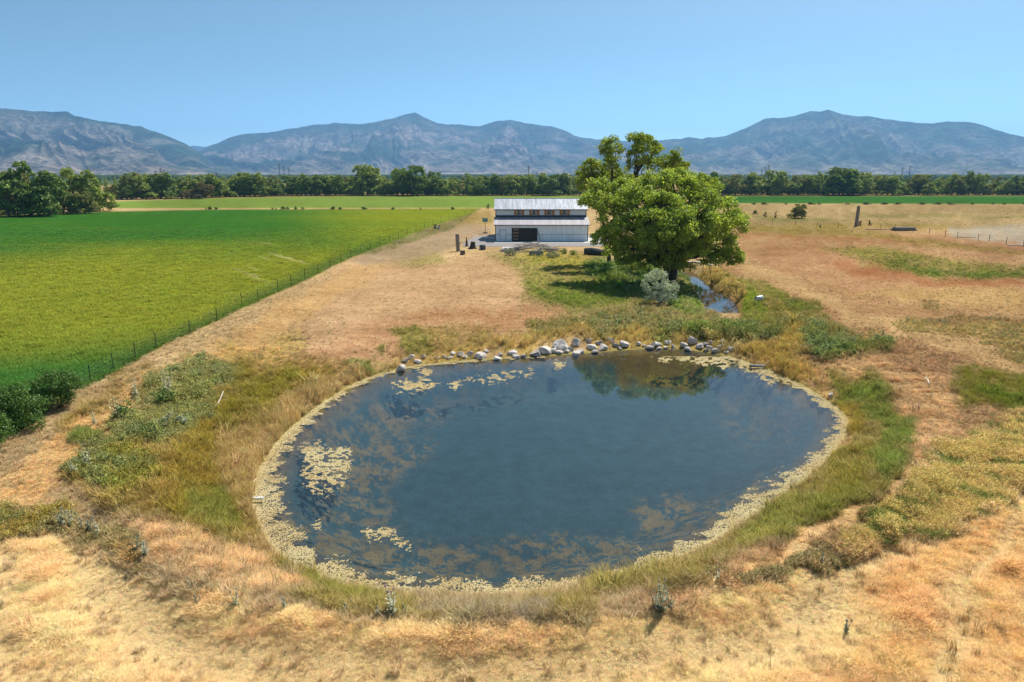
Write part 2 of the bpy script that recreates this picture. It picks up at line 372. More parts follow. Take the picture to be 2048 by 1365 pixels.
def plain(name, c, rough=.8, nscale=6, namt=.25, metal=0.0, bump=.0, stretch=None, spec=.3):
    m, t, o = new_mat(name); p = N(t, 'ShaderNodeBsdfPrincipled')
    tc = N(t, 'ShaderNodeTexCoord'); vec = tc.outputs['Object']
    if stretch:
        mp = N(t, 'ShaderNodeMapping'); mp.inputs['Scale'].default_value = stretch; t.links.new(vec, mp.inputs[0]); vec = mp.outputs[0]
    n = noise(t, nscale, 5, vec)
    r = ramp(t, n.outputs[0], [(.3, (1-namt,)*3), (.7, (1+namt*.4,)*3)])
    t.links.new(mul(t, tuple(c), r.outputs[0]), p.inputs['Base Color'])
    p.inputs['Roughness'].default_value = rough; p.inputs['Metallic'].default_value = metal; p.inputs['Specular IOR Level'].default_value = spec
    if bump:
        b = N(t, 'ShaderNodeBump'); b.inputs['Strength'].default_value = bump; t.links.new(n.outputs[0], b.inputs['Height']); t.links.new(b.outputs[0], p.inputs['Normal'])
    t.links.new(p.outputs[0], o.inputs[0]); return m
def leafmat(name, c, instancer=False, trans=.3, var=.35, hue_tip=None, gloss=.0, up=0.0):
    """foliage: colour from attribute tint (tree) or col (scattered plants)"""
    m, t, o = new_mat(name)
    if instancer:
        a = N(t, 'ShaderNodeAttribute', attribute_type='INSTANCER', attribute_name='col'); base = a.outputs['Color']
        g = N(t, 'ShaderNodeAttribute', attribute_name='tint')
        r = ramp(t, g.outputs['Fac'], [(0, (1-var,)*3), (1, (1+var,)*3)]); base = mul(t, base, r.outputs[0])
        if hue_tip is not None:
            h = N(t, 'ShaderNodeAttribute', attribute_name='tip'); mx = N(t, 'ShaderNodeMix', data_type='RGBA')
            t.links.new(h.outputs['Fac'], mx.inputs[0]); mx.inputs[6].default_value = (*hue_tip, 1); t.links.new(base, mx.inputs[7]); base = mx.outputs[2]
    else:
        g = N(t, 'ShaderNodeAttribute', attribute_name='tint')
        c = np.array(c)
        r = ramp(t, g.outputs['Fac'], [(0, tuple(c*(1-var))), (.6, tuple(c)), (1, tuple(c*(1+var)*np.array([1.25, 1.08, .8])))]); base = r.outputs[0]
    d = N(t, 'ShaderNodeBsdfDiffuse'); tr = N(t, 'ShaderNodeBsdfTranslucent'); mx = N(t, 'ShaderNodeMixShader'); mx.inputs[0].default_value = trans
    if up:   # fine stems scatter light like a soft upward facing mat
        ge = N(t, 'ShaderNodeNewGeometry'); va = N(t, 'ShaderNodeVectorMath', operation='ADD'); va.inputs[1].default_value = (0, 0, up); vn_ = N(t, 'ShaderNodeVectorMath', operation='NORMALIZE')
        t.links.new(ge.outputs['Normal'], va.inputs[0]); t.links.new(va.outputs[0], vn_.inputs[0]); t.links.new(vn_.outputs[0], d.inputs['Normal'])
    t.links.new(base, d.inputs[0]); t.links.new(mul(t, base, (1.12, 1.12, .85)), tr.inputs[0])
    t.links.new(d.outputs[0], mx.inputs[1]); t.links.new(tr.outputs[0], mx.inputs[2]); out = mx.outputs[0]
    if gloss:
        gl = N(t, 'ShaderNodeBsdfGlossy'); gl.inputs['Roughness'].default_value = .45; gl.inputs[0].default_value = (.8, .85, .8, 1)
        m2 = N(t, 'ShaderNodeMixShader'); m2.inputs[0].default_value = gloss; t.links.new(out, m2.inputs[1]); t.links.new(gl.outputs[0], m2.inputs[2]); out = m2.outputs[0]
    t.links.new(out, o.inputs[0]); return m
# ------------------------------------------------------------------ ground sheet
def ground_mat():
    m, t, o = new_mat('land'); p = N(t, 'ShaderNodeBsdfDiffuse')
    a = N(t, 'ShaderNodeAttribute', attribute_name='col'); tc = N(t, 'ShaderNodeTexCoord'); ob = tc.outputs['Object']
    n1 = noise(t, 1.1, 6, ob, .65); n2 = noise(t, 9, 4, ob, .7); n3 = noise(t, .22, 5, ob, .6)
    c = mul(t, a.outputs['Color'], ramp(t, n1.outputs[0], [(.3, (.72, .70, .66)), (.7, (1.22, 1.24, 1.24))]).outputs[0])
    c = mul(t, c, ramp(t, n2.outputs[0], [(.3, (.70,)*3), (.7, (1.25,)*3)]).outputs[0])
    c = mul(t, c, ramp(t, n3.outputs[0], [(.3, (.86, .84, .80)), (.7, (1.12, 1.14, 1.14))]).outputs[0])
    b = N(t, 'ShaderNodeBump'); b.inputs['Strength'].default_value = .8; b.inputs['Distance'].default_value = .12
    ad = N(t, 'ShaderNodeMath', operation='ADD'); t.links.new(n1.outputs[0], ad.inputs[0]); t.links.new(n2.outputs[0], ad.inputs[1])
    t.links.new(ad.outputs[0], b.inputs['Height']); t.links.new(b.outputs[0], p.inputs['Normal'])
    t.links.new(c, p.inputs[0]); t.links.new(p.outputs[0], o.inputs[0]); return m
def weed_mask(u, v):
    """underwater weed and film, in pond map px"""
    P = [([(560,1040),(640,1020),(800,1040),(960,1040),(1010,1060),(980,1130),(840,1150),(700,1130),(600,1090)], .55),
         ([(700,1050),(900,1045),(960,1060),(860,1090),(720,1080)], 1.0),
         ([(1000,1040),(1120,1030),(1270,1040),(1260,1070),(1150,1085),(1010,1080)], .9),
         ([(1290,975),(1340,960),(1385,970),(1375,1005),(1310,1010)], 1.2),
         ([(1040,1090),(1200,1085),(1260,1110),(1100,1140),(1020,1130)], .8),
         ([(1150,1060),(1300,1020),(1460,960),(1560,930),(1540,990),(1400,1060),(1260,1110)], .5),
         ([(620,870),(700,850),(800,845),(860,860),(800,900),(740,940),(700,990),(660,960),(620,920)], .8),
         ([(700,820),(800,780),(880,770),(900,790),(820,820),(740,850)], .6),
         ([(640,980),(760,940),(800,1000),(720,1040),(640,1020)], .5),
         ([(820,750),(1100,722),(1200,730),(1100,755),(900,780)], .2),
         ([(1460,770),(1560,760),(1620,810),(1580,860),(1500,850),(1450,810)], .28)]
    a = np.zeros(len(u))
    n1 = fbm(u/22, v/10, 4, 101); n2 = fbm(u/9, v/5, 3, 103)
    for poly, s in P:
        mp = [to_map(*map(np.float64, at(q[0], q[1], WZ-.35))) for q in poly]
        a = np.maximum(a, s*sm(-26, 14, sdp(u+(n1-.5)*50, v+(n2-.5)*30, mp)))
    return np.clip(a*sm(.42, .58, n1*.45+n2*.3+.25*fbm(u/3.5, v/2.2, 2, 105))*1.6, 0, 1)
def build_ground():
    ths = np.concatenate([np.arange(-46, 46.01, .125), np.arange(50, 313.9, 4)]); nth = len(ths)
    vs = [1750, 1600, 1500, 1440]+list(np.arange(1410, 700, -2.4))+list(np.arange(700, 420, -1.7))+list(np.arange(420, 360, -1.3))
    rs = [.02, 7]
    for v in vs:
        d = at(1024, v, 0)[1]
        if d > rs[-1]+.02: rs.append(d)
    rs += [1900, 2600, 3800, 5500, 8000, 11000, 14500]
    rs = np.array(rs)
    th = np.radians(ths); RR, TT = np.meshgrid(rs, th, indexing='ij')
    x = (RR*np.sin(TT)).ravel(); y = (RR*np.cos(TT)).ravel(); z = H(x, y)
    fr = y > 8
    col = np.tile(TAN*.9, (len(x), 1))
    col[fr] = paint(x[fr], y[fr])[0]
    r = np.hypot(x, y); vf = sm(600, 1200, r)[:, None]
    col = col*(1-vf)+A(96,116,62)*vf
    nb_ = sm(30, 22, y)*(y > 8)*sm(3.0, 5.0, -sdp(np.clip(x, -60, 60), y, POND)) if True else 0
    col = col*(1-.3*nb_)[:, None]
    # pond bed and ditch bed
    u, v = to_map(x, y)
    m = np.where((z < WZ+.12) & (r < 130))[0]
    dep = WZ-z[m]; wd = weed_mask(u[m], v[m])
    mud = np.array([.20, .12, .03]); deep = np.array([.042, .084, .115])
    t = sm(.08, .75, dep)[:, None]; c = mud*(1-t)+deep*t
    mp = [to_map(*map(np.float64, at(q[0], q[1], WZ-.5))) for q in [(1190,715),(1215,690),(1480,690),(1500,716),(1460,735),(1380,752),(1300,750),(1230,735)]]
    mn = sm(-14, 16, sdp(u[m]+(fbm(u[m]/20, v[m]/9, 3, 109)-.5)*50, v[m]+(fbm(u[m]/25+5, v[m]/9, 3, 113)-.5)*30, mp))[:, None]; c = c*(1-mn)+np.array([.20, .125, .018])*mn
    wcol = np.array([.54, .33, .07])*(1-t)+np.array([.25, .175, .07])*t
    c = c*(1-.8*wd[:, None])+wcol*.8*wd[:, None]
    k = sm(WZ+.12, WZ, z[m])[:, None]; col[m] = col[m]*(1-k)+c*k
    m = np.where((y > 15) & (y < 56) & (np.abs(x) < 32))[0]; pd = -sdp(x[m], y[m], POND)+(fbm(x[m]/.5, y[m]/.5, 3, 207)-.5)*.9; k = (sm(.75, .1, pd)*sm(-.35, -.05, pd)*.8)[:, None]; col[m] = col[m]*(1-k)+A(206,190,120)*k
    nr = len(rs); i, j = np.meshgrid(np.arange(nr-1), np.arange(nth), indexing='ij'); j2 = (j+1) % nth
    F = np.stack([i*nth+j, i*nth+j2, (i+1)*nth+j2, (i+1)*nth+j], -1).reshape(-1, 4)[:, ::-1]
    me = np_mesh('ground', np.stack([x, y, z], 1), F, ground_mat(), True, {'col': col})
    g = link('ground', me); tag(g, kind='structure')
build_ground()
# ------------------------------------------------------------------ water
def water_mat(name, tint, film):
    m, t, o = new_mat(name)
    tc = N(t, 'ShaderNodeTexCoord')
    n1 = noise(t, 1.6, 3, tc.outputs['Object']); b = N(t, 'ShaderNodeBump'); b.inputs['Strength'].default_value = .05; b.inputs['Distance'].default_value = .02
    t.links.new(n1.outputs[0], b.inputs['Height'])
    gl = N(t, 'ShaderNodeBsdfGlossy'); gl.inputs['Roughness'].default_value = .02; t.links.new(b.outputs[0], gl.inputs['Normal'])
    tr = N(t, 'ShaderNodeBsdfTransparent'); tr.inputs[0].default_value = (*tint, 1)
    df = N(t, 'ShaderNodeBsdfDiffuse'); df.inputs[0].default_value = (*film, 1)
    m0 = N(t, 'ShaderNodeMixShader'); m0.inputs[0].default_value = .13; t.links.new(tr.outputs[0], m0.inputs[1]); t.links.new(df.outputs[0], m0.inputs[2])
    fr = N(t, 'ShaderNodeFresnel'); fr.inputs[0].default_value = 1.52; t.links.new(b.outputs[0], fr.inputs['Normal'])
    mx = N(t, 'ShaderNodeMixShader'); t.links.new(fr.outputs[0], mx.inputs[0]); t.links.new(m0.outputs[0], mx.inputs[1]); t.links.new(gl.outputs[0], mx.inputs[2])
    t.links.new(mx.outputs[0], o.inputs[0]); return m
def sheet(name, poly, z, mat):
    me = bpy.data.meshes.new(name); me.from_pydata([(a, b, z) for a, b in poly], [], [tuple(range(len(poly)))]); me.materials.append(mat)
    return link(name, me)
cx, cy = np.mean(POND, 0)
wp = [(cx+(a-cx)*1.02, cy+(b-cy)*1.02) for a, b in POND]
if sum(a[0]*b[1]-b[0]*a[1] for a, b in zip(wp, wp[1:]+wp[:1])) < 0: wp = wp[::-1]
WM = water_mat('pond_water', (.86, .86, .78), (.045, .10, .145))
tag(sheet('pond', wp, WZ, WM), kind='structure')
left, right = [], []
for i, p in enumerate(DITCH):
    a = Vector(DITCH[max(i-1, 0)]); b = Vector(DITCH[min(i+1, len(DITCH)-1)]); d = (b-a).normalized(); nrm = Vector((-d.y, d.x)); hw = 1.9
    p = Vector(p)
    if i == 0: p = p-d*1.2
    left.append(tuple(p+nrm*hw)); right.append(tuple(p-nrm*hw))
mb = MB(); mb.add([(a[0], a[1], WZ-.02) for a in right]+[(a[0], a[1], WZ-.02) for a in left], [(i, i+1, i+1+len(left), i+len(left)) for i in range(len(left)-1)])
o = mb.build('ditch_water', WM); tag(o, kind='structure')
for p in o.data.polygons: pass
o.data.flip_normals() if o.data.polygons[0].normal.z < 0 else None

# ------------------------------------------------------------------ scattered plants (stuff)
def tuft(name, n, rad, lean, wid, mat, bend=.3, hv=.35, seed=0, head=False):
    g = np.random.default_rng(seed); V = []; F = []; T = []; P = []
    for i in range(n):
        a = g.uniform(0, 2*np.pi); r = rad*np.sqrt(g.uniform(0, 1)); b = np.array([r*np.cos(a), r*np.sin(a), -.05])
        la = g.uniform(0, 2*np.pi); L = lean*g.uniform(.3, 1.2); h = 1-g.uniform(0, hv)
        ld = np.array([np.cos(la), np.sin(la), 0]); sd = np.array([-np.sin(la+g.normal(0, .6)), np.cos(la+g.normal(0, .6)), 0])
        p1 = b+ld*L*.45*h+np.array([0, 0, h*.6]); p2 = b+ld*L*(1+bend)*h+np.array([0, 0, h*(1-bend*.3)])
        k = len(V); w = wid*g.uniform(.6, 1.3)
        V += [b-sd*w*.5, b+sd*w*.5, p1+sd*w*.4, p1-sd*w*.4, p2+sd*w*(.35 if head else .08), p2-sd*w*(.35 if head else .08)]
        F += [(k, k+1, k+2, k+3), (k+3, k+2, k+4, k+5)]; t = g.uniform(0, 1); T += [t]*6; P += [0, 0, .6, .6, 1, 1]
    return bpy.data.objects.new(name, np_mesh(name, V, F, mat, False, {'tint': np.array(T), 'tip': np.array(P, float)}))
def leafy(name, n, mat, seed=0, stems=7, size=.07, top=False, width=.35):
    g = np.random.default_rng(seed); V = []; F = []; T = []; P = []
    st = [(g.uniform(-width, width), g.uniform(-width, width), g.uniform(.55, 1)) for _ in range(stems)]
    for i in range(n):
        sx, sy, shh = st[g.integers(stems)]; t = g.uniform(.05, 1)**.7
        c = np.array([sx*t*1.1, sy*t*1.1, shh*t])+g.normal(0, .05, 3)
        a = g.normal(0, 1, 3); a /= np.linalg.norm(a); b = np.cross(a, g.normal(0, 1, 3)); b /= np.linalg.norm(b); s_ = size*g.uniform(.6, 1.4)
        if t > .82 and top: s_ *= .7
        k = len(V); V += [c-a*s_, c+b*s_*.5, c+a*s_, c-b*s_*.5]; F.append((k, k+1, k+2, k+3)); tv = g.uniform(0, 1); T += [tv]*4
        P += [float(np.clip((t-.25)/.5, 0, 1))]*4
    return bpy.data.objects.new(name, np_mesh(name, V, F, mat, False, {'tint': np.array(T), 'tip': np.array(P, float)}))
def protos(cname, objs):
    c = bpy.data.collections.new(cname)
    for o in objs: c.objects.link(o)
    return c
def scatter(name, P, col, scl, coll, nproto, label, cat, upright=.0):
    n = len(P)
    me = bpy.data.meshes.new(name); me.vertices.add(n); me.vertices.foreach_set('co', np.asarray(P, np.float32).ravel())
    def at_(k, ty, v, f): a = me.attributes.new(k, ty, 'POINT'); a.data.foreach_set(f, np.asarray(v).ravel())
    c4 = np.hstack([col, np.ones((n, 1))]).astype(np.float32); at_('col', 'FLOAT_COLOR', c4, 'color')
    at_('scl', 'FLOAT_VECTOR', np.asarray(scl, np.float32), 'vector')
    rot = np.zeros((n, 3), np.float32); rot[:, 2] = rng.uniform(0, 6.28, n); rot[:, :2] = rng.normal(0, upright, (n, 2)); at_('rot', 'FLOAT_VECTOR', rot, 'vector')
    at_('pick', 'INT', rng.integers(0, nproto, n).astype(np.int32), 'value')
    o = link(name, me); tag(o, label, cat, kind='stuff')
    t = bpy.data.node_groups.new(name+'_scatter', 'GeometryNodeTree')
    t.interface.new_socket('Geometry', in_out='INPUT', socket_type='NodeSocketGeometry'); t.interface.new_socket('Geometry', in_out='OUTPUT', socket_type='NodeSocketGeometry')
    gi = t.nodes.new('NodeGroupInput'); go = t.nodes.new('NodeGroupOutput'); ip = t.nodes.new('GeometryNodeInstanceOnPoints')
    ci = t.nodes.new('GeometryNodeCollectionInfo'); ci.inputs['Collection'].default_value = coll; ci.inputs['Separate Children'].default_value = True; ci.inputs['Reset Children'].default_value = True
    def na(k, ty): q = t.nodes.new('GeometryNodeInputNamedAttribute'); q.data_type = ty; q.inputs[0].default_value = k; return q.outputs[0]
    er = t.nodes.new('FunctionNodeEulerToRotation'); t.links.new(na('rot', 'FLOAT_VECTOR'), er.inputs[0])
    t.links.new(gi.outputs[0], ip.inputs['Points']); t.links.new(ci.outputs[0], ip.inputs['Instance']); ip.inputs['Pick Instance'].default_value = True
    t.links.new(na('pick', 'INT'), ip.inputs['Instance Index']); t.links.new(er.outputs[0], ip.inputs['Rotation']); t.links.new(na('scl', 'FLOAT_VECTOR'), ip.inputs['Scale'])
    t.links.new(ip.outputs[0], go.inputs[0])
    md = o.modifiers.new('scatter', 'NODES'); md.node_group = t
    return o
GM = leafmat('grass_blades', None, True, .30, .30, up=1.3)
GF = leafmat('straw_blades', None, True, .30, .42, up=.9)
GB = leafmat('brush_leaves', None, True, .25, .35, up=.8, hue_tip=tuple(A(104,112,44)*.8))
GL = leafmat('weed_leaves', None, True, .28, .40, up=.8)
PR = {
 0: (protos('grass_kinds', [tuft('grass_tuft', 26, .22, .45, .026, GM, seed=i) for i in range(4)]), 4),
 1: (protos('straw_kinds', [tuft('straw_tuft', 34, .24, .62, .021, GF, bend=.5, hv=.6, seed=20+i, head=True) for i in range(5)]), 5),
 2: (protos('reed_kinds', [tuft('reed_tuft', 26, .20, .22, .022, GM, bend=.15, hv=.4, seed=40+i, head=True) for i in range(4)]), 4),
 3: (protos('weed_kinds', [leafy('weed_plant', 110, GL, seed=60+i) for i in range(4)]), 4),
 4: (protos('crop_kinds', [tuft('crop_tuft', 30, .45, .30, .035, GM, seed=80+i) for i in range(3)]), 3),
 5: (protos('brush_kinds', [leafy('brush_plant', 220, GB, seed=90+i, stems=16, size=.05, width=.55) for i in range(4)]), 4),
 6: (protos('twig_kinds', [tuft('twig_tuft', 34, .3, .8, .010, GM, bend=.2, hv=.6, seed=110+i) for i in range(3)]), 3),
}
NAMES = {0: ('short_grass', 'short dry and green grass covering the open land round the pond', 'grass'),
 1: ('straw_grass', 'tall fluffy straw coloured grass on the near banks of the pond', 'dry grass'),
 2: ('reeds', 'upright golden reeds lining the edge of the pond', 'reeds'),
 3: ('leafy_weeds', 'grey green and yellow green leafy weeds in patches round the pond', 'weeds'),
 4: ('field_crop', 'bright green crop filling the large field left of the fence', 'crop'),
 5: ('golden_brush', 'golden topped brush covering the slope at the right edge', 'brush'),
 6: ('dry_twigs', 'grey dry twiggy stalks on the near bank below the pond', 'twigs')}
def scatter_land(NP):
    u = rng.uniform(-350, 2400, NP); v = 402+(1470-402)*rng.random(NP)**.92
    n2_ = 170000; u = np.concatenate([u, rng.uniform(-250, 2300, n2_)]); v = np.concatenate([v, rng.uniform(1090, 1470, n2_)]); NP = len(u)
    a = (u-1024)/FPX; b = -(v-682.5)/FPX; dz = -SP+b*CP; t = -HC/dz
    x = a*t; y = (CP+b*SP)*t
    col, hgt, kind, mu, mv = paint(x, y)
    z = H(x, y); pdn = np.full(NP, 99.); q_ = (y > 40) & (y < 60) & (np.abs(x) < 30); pdn[q_] = -sdp(x[q_], y[q_], POND); ok = ~((pdn < 1.7) & (x > -9) & (x < 16.5) & (rng.random(NP) < .75)); ok &= (z > WZ+.03) & (kind != 9) & (y < 260)
    # keep paved yard and building clear
    ok &= ~((y > 117) & (y < 152) & (x > -7.5) & (x < 21))
    far = y > 120
    ok &= ~(far & (rng.random(NP) < .25))
    clump = fbm(x/.9, y/.9, 3, 131); big = fbm(x/5, y/5, 3, 137)
    dist = np.hypot(x, y)
    for k in range(7):
        m = ok & (kind == k)
        if k in (0,): m &= (rng.random(NP) < np.where(hgt < .17, .5, .85))
        if k == 1: m &= rng.random(NP) < np.clip(.4+1.6*(clump-.2), .6, 1)
        if k == 4: m &= (y < 170)
        if k == 5: m &= rng.random(NP) < .9
        if k in (3,): m &= rng.random(NP) < .6
        idx = np.where(m)[0]
        if not len(idx): continue
        hh = hgt[idx]*(.6+.7*clump[idx])*rng.uniform(.7, 1.3, len(idx))
        c = col[idx].copy()
        if k == 1: hh = hgt[idx]*(.55+.9*clump[idx])*rng.choice([.75, 1, 1.5], len(idx), p=[.4, .45, .15])
        if k == 1:   # straw: pale lying patches and rusty standing ones
            rust = sm(.56, .74, fbm(x[idx]/1.3+5, y[idx]/.9, 3, 151))*.38; c = c*(1-rust[:, None])+A(230,178,124)*rust[:, None]; hh *= .65+.6*rust
            pale = sm(.55, .66, fbm(x[idx]/2.6+9, y[idx]/1.0, 3, 157))*.5; c = c*(1-pale[:, None])+A(250,206,154)*pale[:, None]; hh *= 1-.35*pale
        if k == 1:
            dp = -sdp(x[idx], y[idx], POND)+(fbm(x[idx]/5, y[idx]/5, 3, 171)-.5)*2.2
            tk = (1.2*np.exp(-((dp-5.9)/.8)**2)+.9*np.exp(-((dp-8.4)/.4)**2)+.6*np.exp(-((dp-10.6)/.4)**2))*sm(27, 22, y[idx]); tk = np.clip(tk, 0, 1)*.9
            c = c*(1-tk[:, None])+A(252,214,166)*tk[:, None]; hh = hh*(1-.72*tk)
        if k == 3:
            gr = sm(.45, .6, fbm(x[idx]/2.0, y[idx]/2.0, 3, 161))*.45; c = c*(1-gr[:, None])+A(122,138,92)*gr[:, None]
        if k == 5:
            gr = (fbm(x[idx]/.7, y[idx]/.5, 2, 167) > .56)[:, None]; c = np.where(gr, A(112,122,52), c)
            hh = np.where(gr[:, 0], .75, 1)*.42*(.5+1.0*clump[idx])*rng.uniform(.8, 1.2, len(idx))
        if k == 6: c = c*.3+A(214,196,184)*.7
        if k == 0:
            hh *= np.where(rng.random(len(idx)) < .04, 1.9, 1)
        br = {0: 1.35, 1: 1.95, 2: 1.6, 3: 1.8, 4: 1.5, 5: 2.0, 6: 1.4}[k]
        c = np.clip(c, 0, 1)**.80*(np.array([.96, .88, .78]) if k == 1 else np.array([.90, .90, .90]))
        c = c*br*(rng.normal(1, .05 if k == 4 else .10, len(idx))[:, None])*(1+rng.normal(0, .05, (len(idx), 3)))
        wdt = {0: 1.15, 1: 1.0, 2: .7, 3: 1.0, 4: 1.3, 5: 1.0, 6: 1.0}[k]
        sx = np.maximum(hh*wdt, .16 if k != 5 else .3)*(1+.010*np.maximum(dist[idx]-25, 0))
        scl = np.stack([sx, sx, hh], 1)
        P = np.stack([x[idx], y[idx], z[idx]-.02], 1)
        nm, lb, ct = NAMES[k]; scatter(nm, P, np.clip(c, .01, .95), scl, *PR[k], lb, ct, upright=.12)
        print(nm, len(idx))
scatter_land(330000)
# ------------------------------------------------------------------ floating algae
def alg_mat():
    m, t, o = new_mat('algae'); p = N(t, 'ShaderNodeBsdfDiffuse'); a = N(t, 'ShaderNodeAttribute', attribute_type='INSTANCER', attribute_name='col')
    tc = N(t, 'ShaderNodeTexCoord'); n = noise(t, 5, 3, tc.outputs['Object'])
    t.links.new(mul(t, a.outputs['Color'], ramp(t, n.outputs[0], [(.3, (.75,)*3), (.7, (1.15,)*3)]).outputs[0]), p.inputs[0]); t.links.new(p.outputs[0], o.inputs[0]); return m
AM = alg_mat()
def blob(name, seed):
    g = np.random.default_rng(seed); n = 9; V = [(0, 0, .22)]; F = []
    for k in range(n):
        a = 2*np.pi*k/n; r = g.uniform(.55, 1.15); V.append((r*np.cos(a)*.7, r*np.sin(a)*.7, .17*g.uniform(.5, 1.2)))
    for k in range(n):
        a = 2*np.pi*k/n; r = g.uniform(.85, 1.3); V.append((r*np.cos(a), r*np.sin(a), -.03))
    me = bpy.data.meshes.new(name)
    F = [(0, 1+k, 1+(k+1) % n) for k in range(n)]+[(1+k, 1+n+k, 1+n+(k+1) % n, 1+(k+1) % n) for k in range(n)]
    me.from_pydata([tuple(map(float, q)) for q in V], [], F); me.materials.append(AM); me.update(); return bpy.data.objects.new(name, me)
def algae():
    n = 2200000
    xs = rng.uniform(-16, 26, n); ys = rng.uniform(18, 52, n)
    d = sdp(xs, ys, POND)
    k = d > -.25; xs, ys, d = xs[k], ys[k], d[k]
    u, v = to_map(xs, ys)
    nz = fbm(xs/.55, ys/.4, 3, 201); nb = fbm(xs/3.2, ys/3.2, 3, 203)
    ang = np.arctan2(ys-cy, xs-cx)
    width = .05+.62*nb+.35*sm(0, -4, xs-cx)*sm(cy+6, cy-4, ys)+.25*sm(0, -8, ys-cy)+.25*sm(4, 10, xs-cx)
    nw = fbm(xs/.28, ys/.22, 2, 207); rim = sm(width, width*.45, d+(nz-.5)*1.9)*sm(.36, .50, nz*.35+nw*.35+.3*rng.random(len(xs)))
    north = (ys > cy+8) & (np.abs(xs-cx) < 9); rim = np.where(north, rim*.55, rim)
    mats = [([(612,905),(700,898),(706,930),(690,960),(650,955),(610,925)], .9), ([(610,940),(690,935),(690,975),(640,990),(605,960)], .85), ([(600,895),(640,880),(660,905),(620,912)], .7),
            ([(790,765),(880,762),(862,778),(800,786)], 1), ([(840,740),(865,738),(860,755),(842,752)], .8), ([(900,768),(922,766),(918,776),(902,776)], .9),
            ([(935,757),(1010,752),(1020,762),(950,765)], .45), ([(975,748),(1065,742),(1068,752),(980,755)], .45),
            ([(730,1060),(790,1060),(786,1075),(745,1082)], 1.1), ([(795,1070),(830,1098),(800,1092),(790,1078)], 1), ([(628,1045),(642,1045),(642,1056),(628,1056)], 1), ([(645,985),(660,980),(655,990)], 1),
            ([(1310,712),(1325,680),(1410,680),(1460,712),(1458,735),(1380,722),(1320,718)], 1.15), ([(1460,722),(1500,735),(1480,735)], .9), ([(1500,740),(1560,765),(1540,765)], .9), ([(1110,728),(1130,727),(1128,736),(1112,735)], .8)]
    mt = np.zeros(len(xs)); n3 = fbm(u/9, v/3.2, 3, 211)
    for poly, s in mats:
        mp = [to_map(*map(np.float64, at(q[0], q[1], WZ))) for q in poly]
        mt = np.maximum(mt, s*sm(-6, 5, sdp(u+(n3-.5)*26, v+(fbm(u/7+9, v/5, 2, 213)-.5)*14, mp)))
    mt = mt*sm(.49, .57, n3+.05*mt)
    pr = np.clip(np.maximum(rim*.9, mt*.95), 0, 1)
    k = rng.random(len(xs)) < pr
    xs, ys, d, mt, nb = xs[k], ys[k], d[k], mt[k], nb[k]
    zz = np.maximum(H(xs, ys), WZ)+.0
    c = A(226,202,152)[None]*(1-.0)+0*xs[:, None]
    t = rng.random(len(xs))[:, None]; c = c*(1-.45*t)+A(180,158,92)*.45*t
    wb = sm(.4, .7, fbm(xs/1.2, ys/1.2, 3, 217))[:, None]*.4; c = c*(1-wb)+A(240,226,176)*wb
    br = (rng.random(len(xs)) < .16)[:, None]; c = np.where(br, A(120,102,48), c)*rng.normal(1.15, .10, len(xs))[:, None]
    s_ = rng.uniform(.012, .036, len(xs))*(1+.012*np.maximum(ys-25, 0))
    scatter('floating_algae', np.stack([xs, ys, zz], 1), np.clip(c, .01, .9), np.stack([s_, s_, s_*rng.uniform(.5, 1.1, len(xs))], 1), protos('algae_kinds', [blob('algae_clump', 300+i) for i in range(5)]), 5,
            'pale yellow algae floating along the rim of the pond and in mats', 'algae')
    print('algae', len(xs))
algae()
def shore_stems():
    # thin dry stems standing in the shallow water at the near and west shore
    n = 2600; i = rng.integers(0, len(POND), n); P = np.array(POND); Q = np.roll(P, -1, 0); t = rng.random((n, 1)); p = P[i]*(1-t)+Q[i]*t
    inw = np.array([cx, cy])-p; inw /= np.linalg.norm(inw, axis=1)[:, None]; p = p+inw*rng.uniform(.2, 2.2, (n, 1))**1.0
    k = rng.random(n) < .55; p = p[k]; n = len(p)
    h = rng.uniform(.15, .5, n); c = np.tile(A(170,140,84), (n, 1))*rng.normal(1, .2, n)[:, None]
    scatter('shallow_stems', np.column_stack([p, np.full(n, WZ-.05)]), np.clip(c, .02, .9), np.column_stack([h*.35, h*.35, h]), protos('stem_kinds', [tuft('stem', 3, .25, .35, .03, GM, seed=400+i) for i in range(3)]), 3,
            'thin dry stems standing in the shallows along the pond shore', 'stems', upright=.1)
shore_stems()
